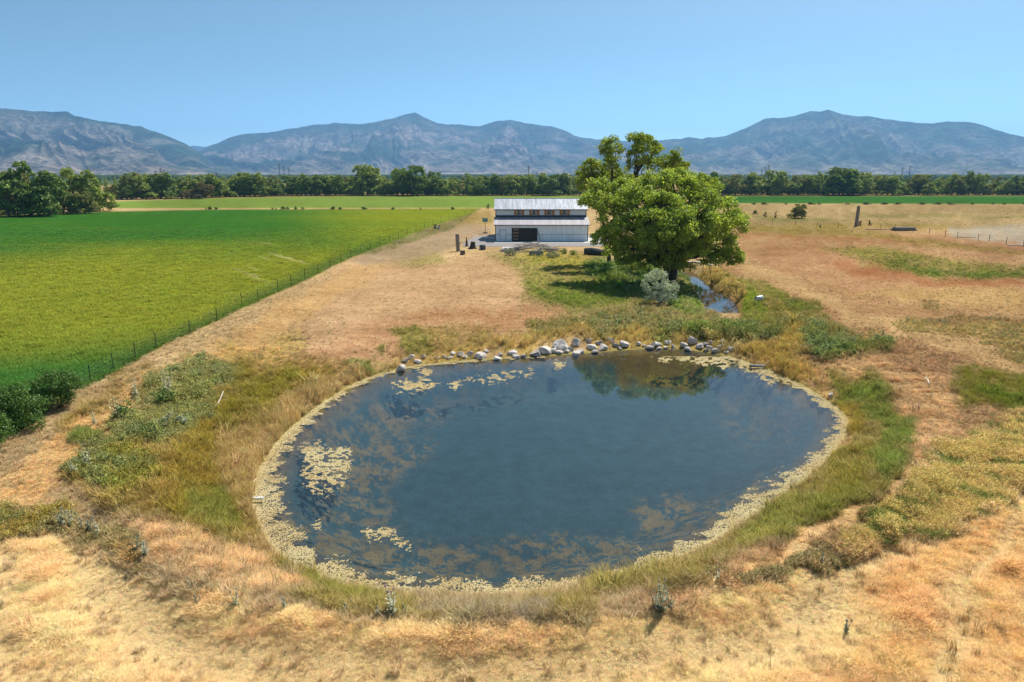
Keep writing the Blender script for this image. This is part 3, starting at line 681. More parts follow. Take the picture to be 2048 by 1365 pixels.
#@@PART3
# ------------------------------------------------------------------ mountains
def mtn_mat(name, rock, green, seed):
    m, t, o = new_mat(name); p = N(t, 'ShaderNodeBsdfDiffuse'); tc = N(t, 'ShaderNodeTexCoord')
    mp = N(t, 'ShaderNodeMapping'); mp.inputs['Location'].default_value = (seed*100, 0, 0); t.links.new(tc.outputs['Object'], mp.inputs[0])
    n1 = noise(t, .0016, 9, mp.outputs[0], .62); n2 = noise(t, .0065, 7, mp.outputs[0], .7); n3 = noise(t, .03, 4, mp.outputs[0], .7)
    r1 = ramp(t, n1.outputs[0], [(.44, tuple(green)), (.56, tuple(rock))])
    sp = N(t, 'ShaderNodeSeparateXYZ'); t.links.new(tc.outputs['Object'], sp.inputs[0])
    a = N(t, 'ShaderNodeAttribute', attribute_name='hgt')
    low = ramp(t, a.outputs['Fac'], [(.02, .6), (.12, .25), (.22, 0.0), (.75, 0.0), (1, 0.0)])
    c = N(t, 'ShaderNodeMix', data_type='RGBA'); t.links.new(low.outputs[0], c.inputs[0]); t.links.new(r1.outputs[0], c.inputs[6]); c.inputs[7].default_value = (.25, .18, .12, 1)
    hi = ramp(t, a.outputs['Fac'], [(.70, 0.0), (.95, .7)]); c2 = N(t, 'ShaderNodeMix', data_type='RGBA'); t.links.new(hi.outputs[0], c2.inputs[0]); t.links.new(c.outputs[2], c2.inputs[6]); c2.inputs[7].default_value = (*(np.array(green)*.9), 1)
    cc = mul(t, c2.outputs[2], ramp(t, n2.outputs[0], [(.38, (.30,)*3), (.60, (1.5,)*3)]).outputs[0])
    cc = mul(t, cc, ramp(t, n3.outputs[0], [(.38, (.5,)*3), (.62, (1.6,)*3)]).outputs[0])
    b = N(t, 'ShaderNodeBump'); b.inputs['Strength'].default_value = 1; b.inputs['Distance'].default_value = 60
    t.links.new(n2.outputs[0], b.inputs['Height']); t.links.new(b.outputs[0], p.inputs['Normal'])
    t.links.new(cc, p.inputs[0]); t.links.new(p.outputs[0], o.inputs[0]); return m
def mountain(name, prof, Rr, Rf, mat, seed, gul=1.7):
    prof = np.array(prof, float)
    th = np.linspace(math.atan((prof[0, 0]-1024)/FPX), math.atan((prof[-1, 0]-1024)/FPX), 1000)
    py = np.interp(np.tan(th)*FPX+1024, prof[:, 0], prof[:, 1])
    # elevation of the skyline in each direction
    el = []
    for a, b in zip(th, py):
        d = ray(math.tan(a)*FPX*CP*1.0/1.0*1+1024, b) if False else None
        X = math.tan(a)*FPX/1.0; q = (X/FPX, CP+(-(b-682.5)/FPX)*SP, -SP+(-(b-682.5)/FPX)*CP); el.append((math.atan2(q[0], q[1]), q[2]/math.hypot(q[0], q[1])))
    el = np.array(el); th = el[:, 0]
    zr = HC+Rr*el[:, 1]; zr = np.maximum(zr, 1)
    nt_ = 120; T = np.concatenate([np.linspace(0, 1, nt_), np.linspace(1.04, 1.6, 8)])
    TT, TH = np.meshgrid(T, th, indexing='ij'); ZR = np.tile(zr, (len(T), 1))
    rad = Rf+(Rr-Rf)*TT
    s = TH*Rr/1000.0
    warp = fbm(s*.8+seed, TT*2.0, 4, 900+seed)*1.5
    g = 0
    for k, (fr, am) in enumerate([(1.0, .40), (2.4, .28), (5.5, .20), (12, .14)]):
        q = vn(s*fr+warp*fr*.8+TT*.6*fr*(.6), TT*1.4+seed, 950+seed+k); g = g+am*(1-np.abs(2*q-1))**1.3
    base = np.where(TT <= 1, TT**1.25*.85+.15*TT, 1-(TT-1)*1.3)
    bump = 4*np.clip(TT, 0, 1)*(1-np.clip(TT, 0, 1))
    h = base*(1+0*g)-gul*bump*(.72-g)*base**.4*.55
    h = h+bump*.05*(fbm(s*6, TT*14, 4, 970+seed)-.5)
    Z = np.where(TT <= 1, h*ZR, base*ZR)-2
    Z = np.where(TT > 1, np.maximum(Z, -2), Z)
    sky = (fbm(s[0]*9, s[0]*0, 4, 990+seed)-.5)*26*np.clip(zr/400, 0, 1); Z = Z+sky[None]*np.clip(TT, 0, 1)**2*(TT <= 1)
    V = np.stack([(rad*np.sin(TH)).ravel(), (rad*np.cos(TH)).ravel(), Z.ravel()], 1)
    nr, n = TT.shape; i, j = np.meshgrid(np.arange(nr-1), np.arange(n-1), indexing='ij')
    F = np.stack([i*n+j, i*n+j+1, (i+1)*n+j+1, (i+1)*n+j], -1).reshape(-1, 4)[:, ::-1]
    hg = (Z/np.maximum(ZR.max()*0+np.maximum(ZR, 60), 1)).ravel()
    o = link(name, np_mesh(name, V, F, mat, True, {'hgt': np.clip(hg, 0, 1)})); tag(o, kind='structure')
ROCK = (.155, .125, .105); MG = (.022, .045, .022)
mountain('mountain_range', [(150,352),(330,338),(385,308),(415,294),(480,268),(545,263),(620,252),(665,246),(720,249),(760,243),(800,232),(830,225),(850,236),(875,247),(925,250),(960,252),(1000,241),
 (1020,240),(1050,247),(1100,251),(1130,262),(1150,271),(1200,280),(1260,283),(1300,282),(1345,278),(1400,280),(1500,290),(1700,352)], 8800, 5600, mtn_mat('mountain_rock', ROCK, MG, 1), 1)
mountain('mountain', [(1150,354),(1250,340),(1310,300),(1345,282),(1380,275),(1400,278),(1450,272),(1480,260),(1530,238),(1560,236),(1590,232),(1620,222),(1640,224),(1655,220),(1690,230),(1740,233),(1790,240),
 (1840,247),(1900,243),(1930,243),(1950,246),(1985,256),(2020,266),(2048,273),(2300,300),(2700,330)], 8200, 5300, mtn_mat('mountain_wooded', (.13,.115,.085), (.028,.055,.028), 3), 5)
mountain('mountain_slope', [(-700,300),(-400,240),(-200,215),(0,218),(40,220),(80,222),(135,222),(150,232),(200,243),(280,252),(330,270),(370,287),(400,305),(425,325),(480,340),(620,353)], 7000, 4200, mtn_mat('mountain_scrub', (.15,.125,.10), MG, 7), 9)
mountain('far_mountain', [(330,330),(372,296),(385,291),(400,293),(425,294),(470,330)], 12500, 11500, mtn_mat('mountain_far', (.2,.18,.15), MG, 11), 13)
# ------------------------------------------------------------------ trees
def crown(lobes, dens, leaf, cr, nl, seed, hang=0.0, flat=.7):
    g = np.random.default_rng(seed); C = []; Nn = []; CT = []
    for c, r in lobes:
        c = np.array(c, float); r = np.array(r if hasattr(r, '__len__') else (r, r, r), float)
        n = max(4, int(dens*(r[0]*r[1]+r[0]*r[2]+r[1]*r[2])/3*4))
        d = g.normal(0, 1, (n, 3)); d /= np.linalg.norm(d, axis=1)[:, None]; d[:, 2] = np.where(d[:, 2] < -.55, -d[:, 2], d[:, 2])
        C.append(c+d*r*g.uniform(.62, 1.04, (n, 1))); Nn.append(d); CT.append(g.uniform(0, 1, n))
    C = np.vstack(C); Nn = np.vstack(Nn); CT = np.concatenate(CT)
    # keep clumps not buried deep inside another lobe
    k = np.ones(len(C), bool)
    for c, r in lobes:
        r = np.array(r if hasattr(r, '__len__') else (r, r, r), float); k &= (((C-np.array(c))/r)**2).sum(1) > .32
    C, Nn, CT = C[k], Nn[k], CT[k]
    m = len(C); idx = np.repeat(np.arange(m), nl); n = len(idx)
    off = g.normal(0, 1, (n, 3)); off /= np.linalg.norm(off, axis=1)[:, None]; off *= (g.random((n, 1))**.45)*cr*g.uniform(.6, 1.3, (m, 1))[idx]; off[:, 2] *= flat
    P = C[idx]+off; P[:, 2] -= hang*np.linalg.norm(off, axis=1)
    nrm = off/np.maximum(np.linalg.norm(off, axis=1)[:, None], 1e-6)*.8+np.array([0, 0, .45])+g.normal(0, .7, (n, 3)); nrm /= np.linalg.norm(nrm, axis=1)[:, None]
    a = np.cross(nrm, g.normal(0, 1, (n, 3))); a /= np.linalg.norm(a, axis=1)[:, None]; b = np.cross(nrm, a)
    s = leaf*g.uniform(.6, 1.35, (n, 1))
    V = np.stack([P-a*s, P+b*s*.62, P+a*s, P-b*s*.62], 1).reshape(-1, 3)
    tint = np.clip(.5+.35*(CT[idx]-.5)+g.normal(0, .16, n), 0, 1)
    return V, np.arange(n*4).reshape(-1, 4), np.repeat(tint, 4)
BARK = plain('bark', (.16, .125, .09), .9, 3, .5, bump=.4, stretch=(3, 3, .6))
BARKD = plain('dark_bark', (.07, .055, .04), .9, 3, .5, bump=.4, stretch=(3, 3, .6))
LM = {'deep': leafmat('deep_green_leaves', (.11, .20, .045), trans=.3, var=.45, gloss=.02),
      'bright': leafmat('cottonwood_leaves', (.34, .43, .06), trans=.5, var=.35, gloss=.02),
      'tall': leafmat('tall_tree_leaves', (.30, .37, .06), trans=.45, var=.35), 'mid': leafmat('tree_leaves', (.30, .37, .075), trans=.3, var=.4, gloss=.02),
      'dark': leafmat('dark_leaves', (.18, .26, .055), trans=.25, var=.45, gloss=.02),
      'olive': leafmat('olive_leaves', (.28, .29, .10), trans=.3, var=.35),
      'tan': leafmat('dry_leaves', (.20, .165, .08), trans=.3, var=.35),
      'silver': leafmat('silver_leaves', (.52, .57, .43), trans=.25, var=.3),
      'gold': leafmat('gold_leaves', (.66, .50, .20), trans=.35, var=.3),
      'grey': leafmat('grey_leaves', (.28, .31, .22), trans=.2, var=.35)}
def limb(mb, a, b, r0, r1, sag=.3, n=6, jig=.0):
    a = Vector(a); b = Vector(b); L = (b-a).length; pts = []; rr = []
    for i in range(n+1):
        t = i/n; p = a.lerp(b, t); p.z += sag*L*.25*math.sin(t*math.pi); p += Vector((random.uniform(-1, 1), random.uniform(-1, 1), random.uniform(-.5, .5)))*jig*L*(0 if i in (0, n) else .06)
        pts.append(p); rr.append(r0+(r1-r0)*t**.8)
    mb.tube(pts, rr, 8, jag=.08)
# the big cottonwood and the tall ones behind it
def pxlobe(px, py, rx, ry, D, rd=None, base=(0, 0, 0)):
    x, y, z = at_depth(px, py, D); s = D*CP/FPX*1.03
    return ((x-base[0], y-base[1], z-base[2]), (rx*s, (rd or rx)*s, ry*s))
tx, ty, tz = ground_at(1338, 561)
B = (tx, ty, tz)
root = empty('cottonwood_tree', B, label='huge spreading cottonwood tree with bright green crown beside the ditch and barn', cat='tree')
D0 = ty
L1 = [(1335,392,62,52,0),(1275,415,52,44,-1),(1395,398,48,44,0),(1440,430,40,36,-1),(1466,452,30,28,0),(1330,450,66,42,-4),(1262,458,46,36,-3),(1225,425,34,34,0),
      (1400,462,46,34,-4),(1435,480,30,24,-2),(1345,365,42,24,2),(1300,372,30,24,1),(1385,372,30,24,2),(1222,470,30,26,-1),(1290,492,40,26,-3),(1375,500,44,26,-3),
      (1455,512,27,20,-1),(1230,500,24,18,0),(1190,398,22,18,2),(1172,408,17,13,2),(1200,378,24,20,4),(1250,385,34,26,3),(1320,520,26,16,-1),(1420,500,22,18,-2),(1458,488,18,14,0),(1300,445,40,34,-5),(1355,495,40,30,-5),(1260,500,34,26,-3),(1395,440,34,30,-5),(1325,412,40,28,-5),(1320,500,30,24,-4),(1245,520,24,16,-2),(1205,478,22,18,0),(1300,525,20,13,-2),(1440,455,26,24,-4),(1360,435,34,26,-6),(1240,470,26,22,-3),(1410,400,26,22,-3),(1290,400,30,24,-3),(1350,462,46,30,-7),(1300,478,38,28,-6),(1395,470,34,26,-6),(1272,522,26,14,-2),(1430,518,24,13,-2),(1345,520,26,14,-5),(1322,532,18,9,-3),(1372,534,18,9,-3),(1466,518,18,12,-2)]
lob = [pxlobe(a, b, c, d, D0+e, rd=min(c, 48), base=B) for a, b, c, d, e in L1]
V, F, T = crown(lob, 1.9, .145, .80, 84, 5, hang=.1)
link('crown', np_mesh('crown', V, F, LM['bright'], False, {'tint': T}), root)
print('cottonwood leaves', len(F))
mb = MB(); limb(mb, (0, 0, -.6), (.2, 0, 2.6), 1.15, .8, 0)
limb(mb, (.1, 0, -.4), (-.9, .3, .5), .7, .3, 0); limb(mb, (.1, 0, -.4), (1.1, -.2, .2), .7, .3, 0)
mb.build('trunk', BARKD, root, True)
lm = MB()
for (c, r), L in zip(lob, L1):
    f = Vector((.2, 0, 2.3)); mid = f.lerp(Vector(c), .45)+Vector((0, 0, .6)); limb(lm, f, mid, .42, .26, .2, jig=1); limb(lm, mid, c, .26, .07, .2, jig=1)
    for _ in range(3):
        e = Vector(c)+Vector((random.uniform(-1, 1)*r[0], random.uniform(-1, 1)*r[1], random.uniform(-.6, .9)*r[2]))*.85; limb(lm, c, e, .09, .03, .1, 3, jig=1)
lm.build('limb', BARKD, root, True)
def multi_tree(label, basepx, D, L, leaf, dens, cr, nl, mat, seed, trunk_r=.35, tops=()):
    x, y, z = at_depth(basepx[0], basepx[1], D); zb = hz(x, y); B = (x, y, zb)
    r_ = empty('tall_tree', B, label=label, cat='tree')
    lob = [pxlobe(a, b, c, d, D+random.uniform(-1, 1), base=B) for a, b, c, d in L]
    V, F, T = crown(lob, dens, leaf, cr, nl, seed); link('crown', np_mesh('crown', V, F, LM[mat], False, {'tint': T}), r_)
    mb = MB(); cs = [Vector(c) for c, r in lob]; top = max(cs, key=lambda q: q.z)
    mb2 = MB(); limb(mb2, (0, 0, -.3), top, trunk_r, .08, 0, 9, jig=.4); mb2.build('trunk', BARKD, r_, True)
    for c in cs:
        if c is top: continue
        f = Vector((0, 0, -.3)).lerp(top, max(.2, (c.z-1.2)/max(top.z, 1)*.85)); limb(mb, f, c, .14, .04, .1, 5, jig=1)
    if mb.v: mb.build('limb', BARKD, r_, True)
multi_tree('slender tall tree with a tufted top, behind the left part of the big cottonwood', (1240, 430), 100, [(1221,290,19,14),(1214,306,16,13),(1232,302,15,12),(1222,325,17,13),(1226,338,10,9)], .17, 2.2, .7, 46, 'tall', 31)
multi_tree('tallest tree standing directly behind the big cottonwood', (1283, 430), 101, [(1268,282,15,12),(1285,286,24,18),(1300,298,22,17),(1280,312,24,18),(1270,305,16,18),(1315,300,10,9),(1290,332,18,15),(1272,330,14,12)], .17, 2.2, .75, 46, 'tall', 32)
multi_tree('rounded tree top showing just behind the right part of the big cottonwood', (1345, 430), 99, [(1345,312,15,12),(1330,322,20,12),(1358,325,18,11),(1312,330,10,8),(1345,338,30,12)], .17, 2.2, .75, 46, 'tall', 33)
multi_tree('leaning bushy tree behind the barn end, left of the big cottonwood', (1222, 440), 104, [(1180,332,17,13),(1195,342,18,14),(1165,345,14,12),(1205,348,12,12),(1180,355,26,14),(1240,352,18,16),(1215,362,34,18),(1250,370,24,20),(1168,372,17,14),(1205,380,30,18),(1238,398,26,20)], .17, 2.2, .75, 46, 'tall', 34)
# crowns shared by the far trees, one metre high, scaled when placed
def far_protos():
    out = []
    g = random.Random(3)
    for i in range(12):
        lobes = []
        kind = i % 3   # 0 round, 1 wide bushy, 2 upright
        nlo = [7, 9, 6][kind]; wdt = [.30, .42, .2][kind]
        for k in range(nlo):
            t = k/(nlo-1); zc = .22+.58*t; rr = wdt*(1-.45*t)*g.uniform(.5, .8)
            lobes.append(((g.uniform(-1, 1)*wdt*(1-t*.6), g.uniform(-1, 1)*wdt*(1-t*.6), zc), (rr*1.0, rr, rr*g.uniform(.7, .95))))
        for k in range(4): lobes.append(((g.uniform(-1, 1)*wdt*.9, g.uniform(-1, 1)*wdt*.9, .13), (.14, .14, .13)))
        V, F, T = crown(lobes, 260, .026, .06, 20, 500+i); V = V*np.array([1, 1, 1/np.percentile(V[:, 2], 99.5)])
        mb = MB(); limb(mb, (0, 0, -.02), (.02, 0, .7), .03, .008, 0)
        for q in range(4): limb(mb, (.005, 0, .2), lobes[q][0], .014, .005, .1, 3)
        out.append((V, F, T, mb))
    return out
FP = far_protos(); FM = {}
def far_mesh(i, mat):
    if (i, mat) not in FM:
        V, F, T, mb = FP[i]; cm = np_mesh('crown', V, F, LM[mat], False, {'tint': T})
        tm = bpy.data.meshes.new('trunk'); tm.from_pydata(mb.v, [], mb.f); tm.materials.append(BARK); FM[(i, mat)] = (cm, tm)
    return FM[(i, mat)]
def place_tree(px, ybase, ytop, i, mat, label=None, group=None, name='far_tree', wide=1.0, cat='tree', D=None):
    if D is None: x, y, z = ground_at(px, ybase)
    else: x, y, z = at_depth(px, ybase, D); z = hz(x, y)
    h = at_depth(px, ytop, y)[2]-z
    cm, tm = far_mesh(i, mat)
    r_ = empty(name, (x, y, z), random.uniform(0, 6.28), label=label, cat=cat, group=group); sc = (h*wide, h*wide, h)
    link('crown', cm, r_, sc=sc); link('trunk', tm, r_, sc=sc); return r_
ORD = {1: 'first', 2: 'second', 3: 'third'}
def ordn(n): return ORD.get(n, f'{n}{"th" if 10 < n % 100 < 14 else {1: "st", 2: "nd", 3: "rd"}.get(n % 10, "th")}')
CN = {'dark': 'dark green', 'mid': 'mid green', 'olive': 'olive green', 'bright': 'bright green', 'tan': 'tan dry'}
g = random.Random(11)
for k, (px, yb, yt, i, mt, wd) in enumerate([(-75,434,330,1,'dark',1.2),(-20,434,352,4,'dark',1.2),(18,434,350,0,'dark',1.2),(62,432,326,3,'dark',1.1),(40,428,345,1,'olive',1.1),(100,432,345,7,'dark',1.1),(128,428,362,1,'dark',1.0),(150,424,338,0,'mid',1.2),(186,424,342,3,'mid',1.1),(200,422,362,4,'dark',1.2),(170,428,385,10,'olive',1.3)]):
    place_tree(px, yb, yt, i, mt, f'{"tall" if yt < 350 else "lower"} {CN[mt]} tree, {ordn(k+1)} from the left in the large grove at the left edge', 'trees of the large grove at the left edge', wide=wd, name='grove_tree')
row = []
special = {480: (350, 'dark'), 520: (346, 'mid'), 580: (352, 'dark'), 730: (332, 'mid'), 800: (338, 'mid'), 835: (333, 'dark'), 865: (345, 'dark'), 935: (348, 'mid'), 1055: (350, 'mid'), 1100: (356, 'dark')}
px = 226
while px < 1165:
    sp = [q for q in special if abs(q-px) < 8]
    yb = 400-9*min(1, (px-226)/380)+g.uniform(-.8, .8)
    yt, mt = (special[sp[0]] if sp else (g.choice([g.uniform(346, 356), g.uniform(358, 376), g.uniform(362, 378)]), g.choice(['dark', 'mid', 'mid', 'dark', 'olive', 'mid'])))
    row.append((px, yb, yt, mt)); px += g.uniform(8, 12.5)
for k, (px, yb, yt, mt) in enumerate(row):
    place_tree(px, yb, yt, g.randrange(12), mt, f'{"tall" if yt < 353 else "bushy"} {CN[mt]} tree, {ordn(k+1)} from the left in the front row behind the green fields', 'front row of far trees left of the cottonwood', wide=g.uniform(1.1, 1.7))
k = 0; px = 215
while px < 1180:
    k += 1; mt = g.choice(['dark', 'mid', 'olive', 'mid']); place_tree(px, 387+g.uniform(-1, 1), g.uniform(351, 360), g.randrange(12), mt, f'{CN[mt]} treetop, {ordn(k)} from the left in the back row behind the green fields', 'back row of far trees left of the cottonwood', wide=g.uniform(.9, 1.3)); px += g.uniform(11, 19)
sp2 = {1430: (345, 'dark'), 1465: (350, 'olive'), 1500: (346, 'mid'), 1530: (342, 'mid'), 1560: (344, 'mid'), 1640: (345, 'mid'), 1672: (337, 'dark'), 1690: (340, 'mid'), 1715: (350, 'dark'), 1850: (350, 'mid'), 1935: (344, 'dark'), 1965: (349, 'mid'), 2030: (352, 'dark')}
px = 1385; row = []
while px < 2240:
    sp = [q for q in sp2 if abs(q-px) < 8]
    yt, mt = (sp2[sp[0]] if sp else (g.choice([g.uniform(346, 354), g.uniform(356, 374), g.uniform(360, 376)]), g.choice(['dark', 'mid', 'olive', 'mid'])))
    row.append((px, 390.5+g.uniform(-.8, .8), yt, mt)); px += g.uniform(8, 12.5)
for k, (px, yb, yt, mt) in enumerate(row):
    place_tree(px, yb, yt, g.randrange(12), mt, f'{"tall" if yt < 351 else "bushy"} {CN[mt]} tree, {ordn(k+1)} from the left in the front row right of the cottonwood', 'front row of far trees right of the cottonwood', wide=g.uniform(1.1, 1.6))
k = 0; px = 1370
while px < 2240:
    k += 1; mt = g.choice(['dark', 'mid', 'olive']); place_tree(px, 386+g.uniform(-1, 1), g.uniform(350, 359), g.randrange(12), mt, f'{CN[mt]} treetop, {ordn(k)} from the left in the back row right of the cottonwood', 'back row of far trees right of the cottonwood', wide=g.uniform(.9, 1.3)); px += g.uniform(12, 20)
place_tree(402, 398, 366, 1, 'tan', 'wide olive tan rounded bush in front of the far trees at left', name='large_bush', cat='bush', wide=1.6)
for k, (px, yb, yt, mt, lb) in enumerate([(1596,437,409,'olive','round lone olive green bush on the right pasture'),(1511,429,421,'dark','small dark bush on pasture between cottonwood and lone round bush'),
     (1551,437,423,'olive','slim sapling just left of the lone round bush'),(1530,435,424,'tan','thin dry sapling left of the slim sapling on pasture'),(1640,456,447,'olive','tiny shrub on the pasture edge left of the tall timber post'),
     (1598,548,528,'grey','')]):
    if lb: place_tree(px, yb, yt, 1 if k == 0 else g.randrange(12), mt, lb, name='pasture_bush', cat='bush', wide=1.35 if k in (0, 1) else .8)
k = 0
for px in (412, 420, 432, 545, 552, 566, 575, 592, 606, 666, 680, 728, 786, 841, 905):
    k += 1; place_tree(px, 419.5, 414.5-g.uniform(-1, 1.5), g.randrange(12), 'dark', f'tiny dark bush, {ordn(k)} from the left on the tan strip between the green fields', 'tiny bushes between the green fields', name='field_bush', cat='bush', wide=1.8)
k = 0
for px in list(range(1500, 2060, 37)):
    k += 1; px += g.randint(-12, 12); place_tree(px, 409.5, 404.5, g.randrange(12), 'dark', f'low dark weed bush, {ordn(k)} from the left along the edge of the green strip', 'low weeds along the right green strip', name='edge_bush', cat='bush', wide=3)
# far woods and valley floor beyond the tree lines: one mass
n = 9000; rr_ = rng.uniform(1500, 6500, n); tt = rng.uniform(-.85, .85, n); xs = rr_*np.sin(tt); ys = rr_*np.cos(tt)
k = fbm(xs/420, ys/420, 3, 700) > .42; xs, ys = xs[k], ys[k]
wc = protos('wood_kinds', [bpy.data.objects.new('wood_tree', np_mesh('wood_tree', FP[i][0], FP[i][1], LM['dark'], False, {'tint': FP[i][2]})) for i in (0, 1, 4)])
hh = rng.uniform(6, 11, len(xs)); scatter('far_woods', np.column_stack([xs, ys, np.zeros(len(xs))]), np.tile(A(60, 90, 50), (len(xs), 1)), np.column_stack([hh*1.7, hh*1.7, hh]), wc, 3, 'hazy dark woods across the valley floor below the mountains', 'woods')
# ------------------------------------------------------------------ bushes nearer by
def bush(name, label, px, py, L, D_off, leaf, dens, cr, nl, mat, seed, cat='bush', group=None, stems=6, hang=0, flat=.8):
    x, y, z = ground_at(px, py); B = (x, y, z-.05); r_ = empty(name, B, label=label, cat=cat, group=group)
    lob = [pxlobe(a, b, c, d, y+e, base=B) for a, b, c, d, e in L]
    V, F, T = crown(lob, dens, leaf, cr, nl, seed, hang, flat); link('foliage', np_mesh('foliage', V, F, LM[mat], False, {'tint': T}), r_)
    mb = MB()
    for c, r in lob: limb(mb, (0, 0, 0), c, .06, .02, .1, 4, jig=1)
    mb.build('stem', BARK, r_, True); return r_
bush('russian_olive_bush', 'silvery pale green bush in front of the big cottonwood trunk', 1322, 606, [(1303,562,17,16,0),(1322,562,18,19,0),(1295,578,12,11,0),(1318,582,22,16,-.5),(1340,580,18,15,0),(1335,596,20,10,-.5),(1350,598,10,7,0),(1310,548,9,9,0),(1318,597,24,11,-.6),(1298,592,14,10,-.3)], 0, .075, 7, .34, 34, 'silver', 41)
bush('green_shrub', 'dense dark green shrub at the near end of the fence, its right lobe', 118, 815, [(118,765,34,26,0),(85,775,26,26,.5),(142,775,22,26,0),(110,795,32,22,-.5),(75,800,28,24,0),(145,798,16,16,0)], 0, .05, 16, .32, 60, 'deep', 42, group='dark shrubs at the near end of the fence')
bush('green_shrub', 'dense dark green shrub at the left edge, middle of the clump by the fence', 35, 862, [(30,800,36,30,0),(0,815,34,30,0),(60,820,30,28,0),(20,840,40,26,-.4),(70,845,22,18,0)], 0, .05, 16, .32, 60, 'deep', 43, group='dark shrubs at the near end of the fence')
bush('green_shrub', 'nearest dark green shrub, cut by the left edge of the picture', -45, 905, [(-30,850,40,34,0),(-80,840,50,44,.5),(5,872,20,18,0),(-50,880,50,26,0),(-100,880,40,30,0)], 0, .05, 16, .32, 60, 'deep', 44, group='dark shrubs at the near end of the fence')
bush('golden_bush', 'rounded golden bush on the right bank of the ditch beside the blue water', 1474, 598, [(1458,570,20,16,0),(1474,578,17,15,0),(1448,582,14,12,0),(1468,588,24,14,0),(1484,590,10,9,0)], 0, .06, 9, .28, 34, 'gold', 45, flat=1.2)
bush('golden_bush', 'golden bush half in shade under the right side of the cottonwood', 1424, 566, [(1420,542,17,12,0),(1436,547,14,11,0),(1412,553,14,9,0),(1424,558,18,9,-.3)], 0, .06, 9, .28, 34, 'gold', 46, flat=1.2)
for px, py, w_, h_, mt, lb, sd in [(345,860,38,22,'grey','grey green weedy bush in the middle of the left weed patch',51),(300,880,30,24,'deep','green bush below the grey weeds on the left bank',52),(250,845,26,28,'deep','blue green bush at the left end of the weed patch',53),
      (390,800,32,20,'olive','olive bush at the top right of the left weed patch',54),(330,810,24,24,'deep','green bush beside the track at the top of the left weed patch',55),(225,985,34,20,'mid','low green bush at the bottom of the left weed patch',56),
      (1700,694,26,12,'grey','grey green bush right of the green rushes on the far bank',57),(1758,692,22,12,'mid','dark green bush at the right end of the far bank weeds',58),(1395,665,40,16,'mid','dark green bush above the right end of the rock row',59),
      (1465,672,34,14,'olive','olive weed bush on the far bank just right of the rocks',60),(1550,676,40,18,'olive','green rushes clump in the middle of the right far bank',61),(1620,682,34,18,'olive','tall green rushes clump next to the reeds, right far bank',62),
      (1230,560,30,12,'mid','low green bush in the shade left of the silvery bush',63),(1385,590,26,14,'mid','dark green bush between the silvery bush and ditch water',64),(1270,540,40,12,'mid','low shaded bush under the left side of the cottonwood',65),
      (1990,860,24,10,'olive','olive bush at the top of the golden brush slope',66),(1128,508,12,6,'dark','small dark bush beside the right end of the brush pile',67),(1146,510,9,6,'dark','smaller dark bush further right of the brush pile',68),(1020,512,14,9,'grey','grey twiggy bush left in front of the brush pile',69),(1105,516,14,8,'grey','grey twiggy bush right in front of the brush pile',70)]:
    s_ = 1.0; D = ground_at(px, py)[1]; lf = .05 if D < 60 else .08
    bush('weed_bush', lb, px, py, [(px-w_*.45, py-h_*.6, w_*.5, h_*.55, 0), (px+w_*.4, py-h_*.55, w_*.5, h_*.55, 0), (px, py-h_*.9, w_*.55, h_*.6, 0), (px+w_*.1, py-h_*.4, w_*.7, h_*.45, 0)], 0, lf, 14 if D < 60 else 8, .22 if D < 60 else .3, 26, mt, sd, flat=1.3)
# thistles and other single tall weeds
TH_ST = plain('thistle_stem', (.34, .34, .24), .8); TH_LF = leafmat('thistle_leaves', (.48, .50, .38), trans=.3, var=.35); TH_DK = leafmat('dark_thistle_leaves', (.26, .28, .20), trans=.3, var=.35)
TH_HD = plain('thistle_flower', (.36, .16, .30), .8)
def thistle(label, px, py, hpx, k, dark=False, flowers=False):
    g = random.Random(600+k); x, y, z = ground_at(px, py); h = hpx*y*CP/FPX*1.12
    r_ = empty('thistle', (x, y, z-.03), label=label, cat='thistle', group='thistles and tall weeds round the pond'); st = MB(); hd = MB(); V = []; F = []; T = []
    for s_ in range(g.randint(3, 5) if h > .7 else 3):
        tx_, ty_ = g.uniform(-.22, .22)*h, g.uniform(-.2, .2)*h; hh = h*g.uniform(.6, 1.0) if s_ else h
        st.tube([(0, 0, 0), (tx_*.4, ty_*.4, hh*.5), (tx_, ty_, hh)], [.016, .012, .006], 5)
        for q in range(26):
            t = g.random(); p = Vector((tx_*t, ty_*t, hh*t)); a = g.uniform(0, 6.28); ln = .15*(1.1-t*.8)*(h+.3); d = Vector((math.cos(a), math.sin(a), g.uniform(.1, .7))).normalized()*ln; sd = Vector((-d.y, d.x, g.uniform(-.3, .3)*ln))*.28
            b = len(V); V += [p, p+d*.5+sd, p+d, p+d*.5-sd]; F.append((b, b+1, b+2, b+3)); T += [g.random()]*4
        hd.tube([(tx_, ty_, hh-.02), (tx_, ty_, hh+.015), (tx_, ty_, hh+.05)], [.018, .03, .012], 6)
    st.build('stem', TH_ST, r_); link('leaf', np_mesh('leaf', V, F, TH_DK if dark else TH_LF, False, {'tint': np.array(T)}), r_); hd.build('flower_head' if flowers else 'bud', TH_HD if flowers else TH_ST, r_)
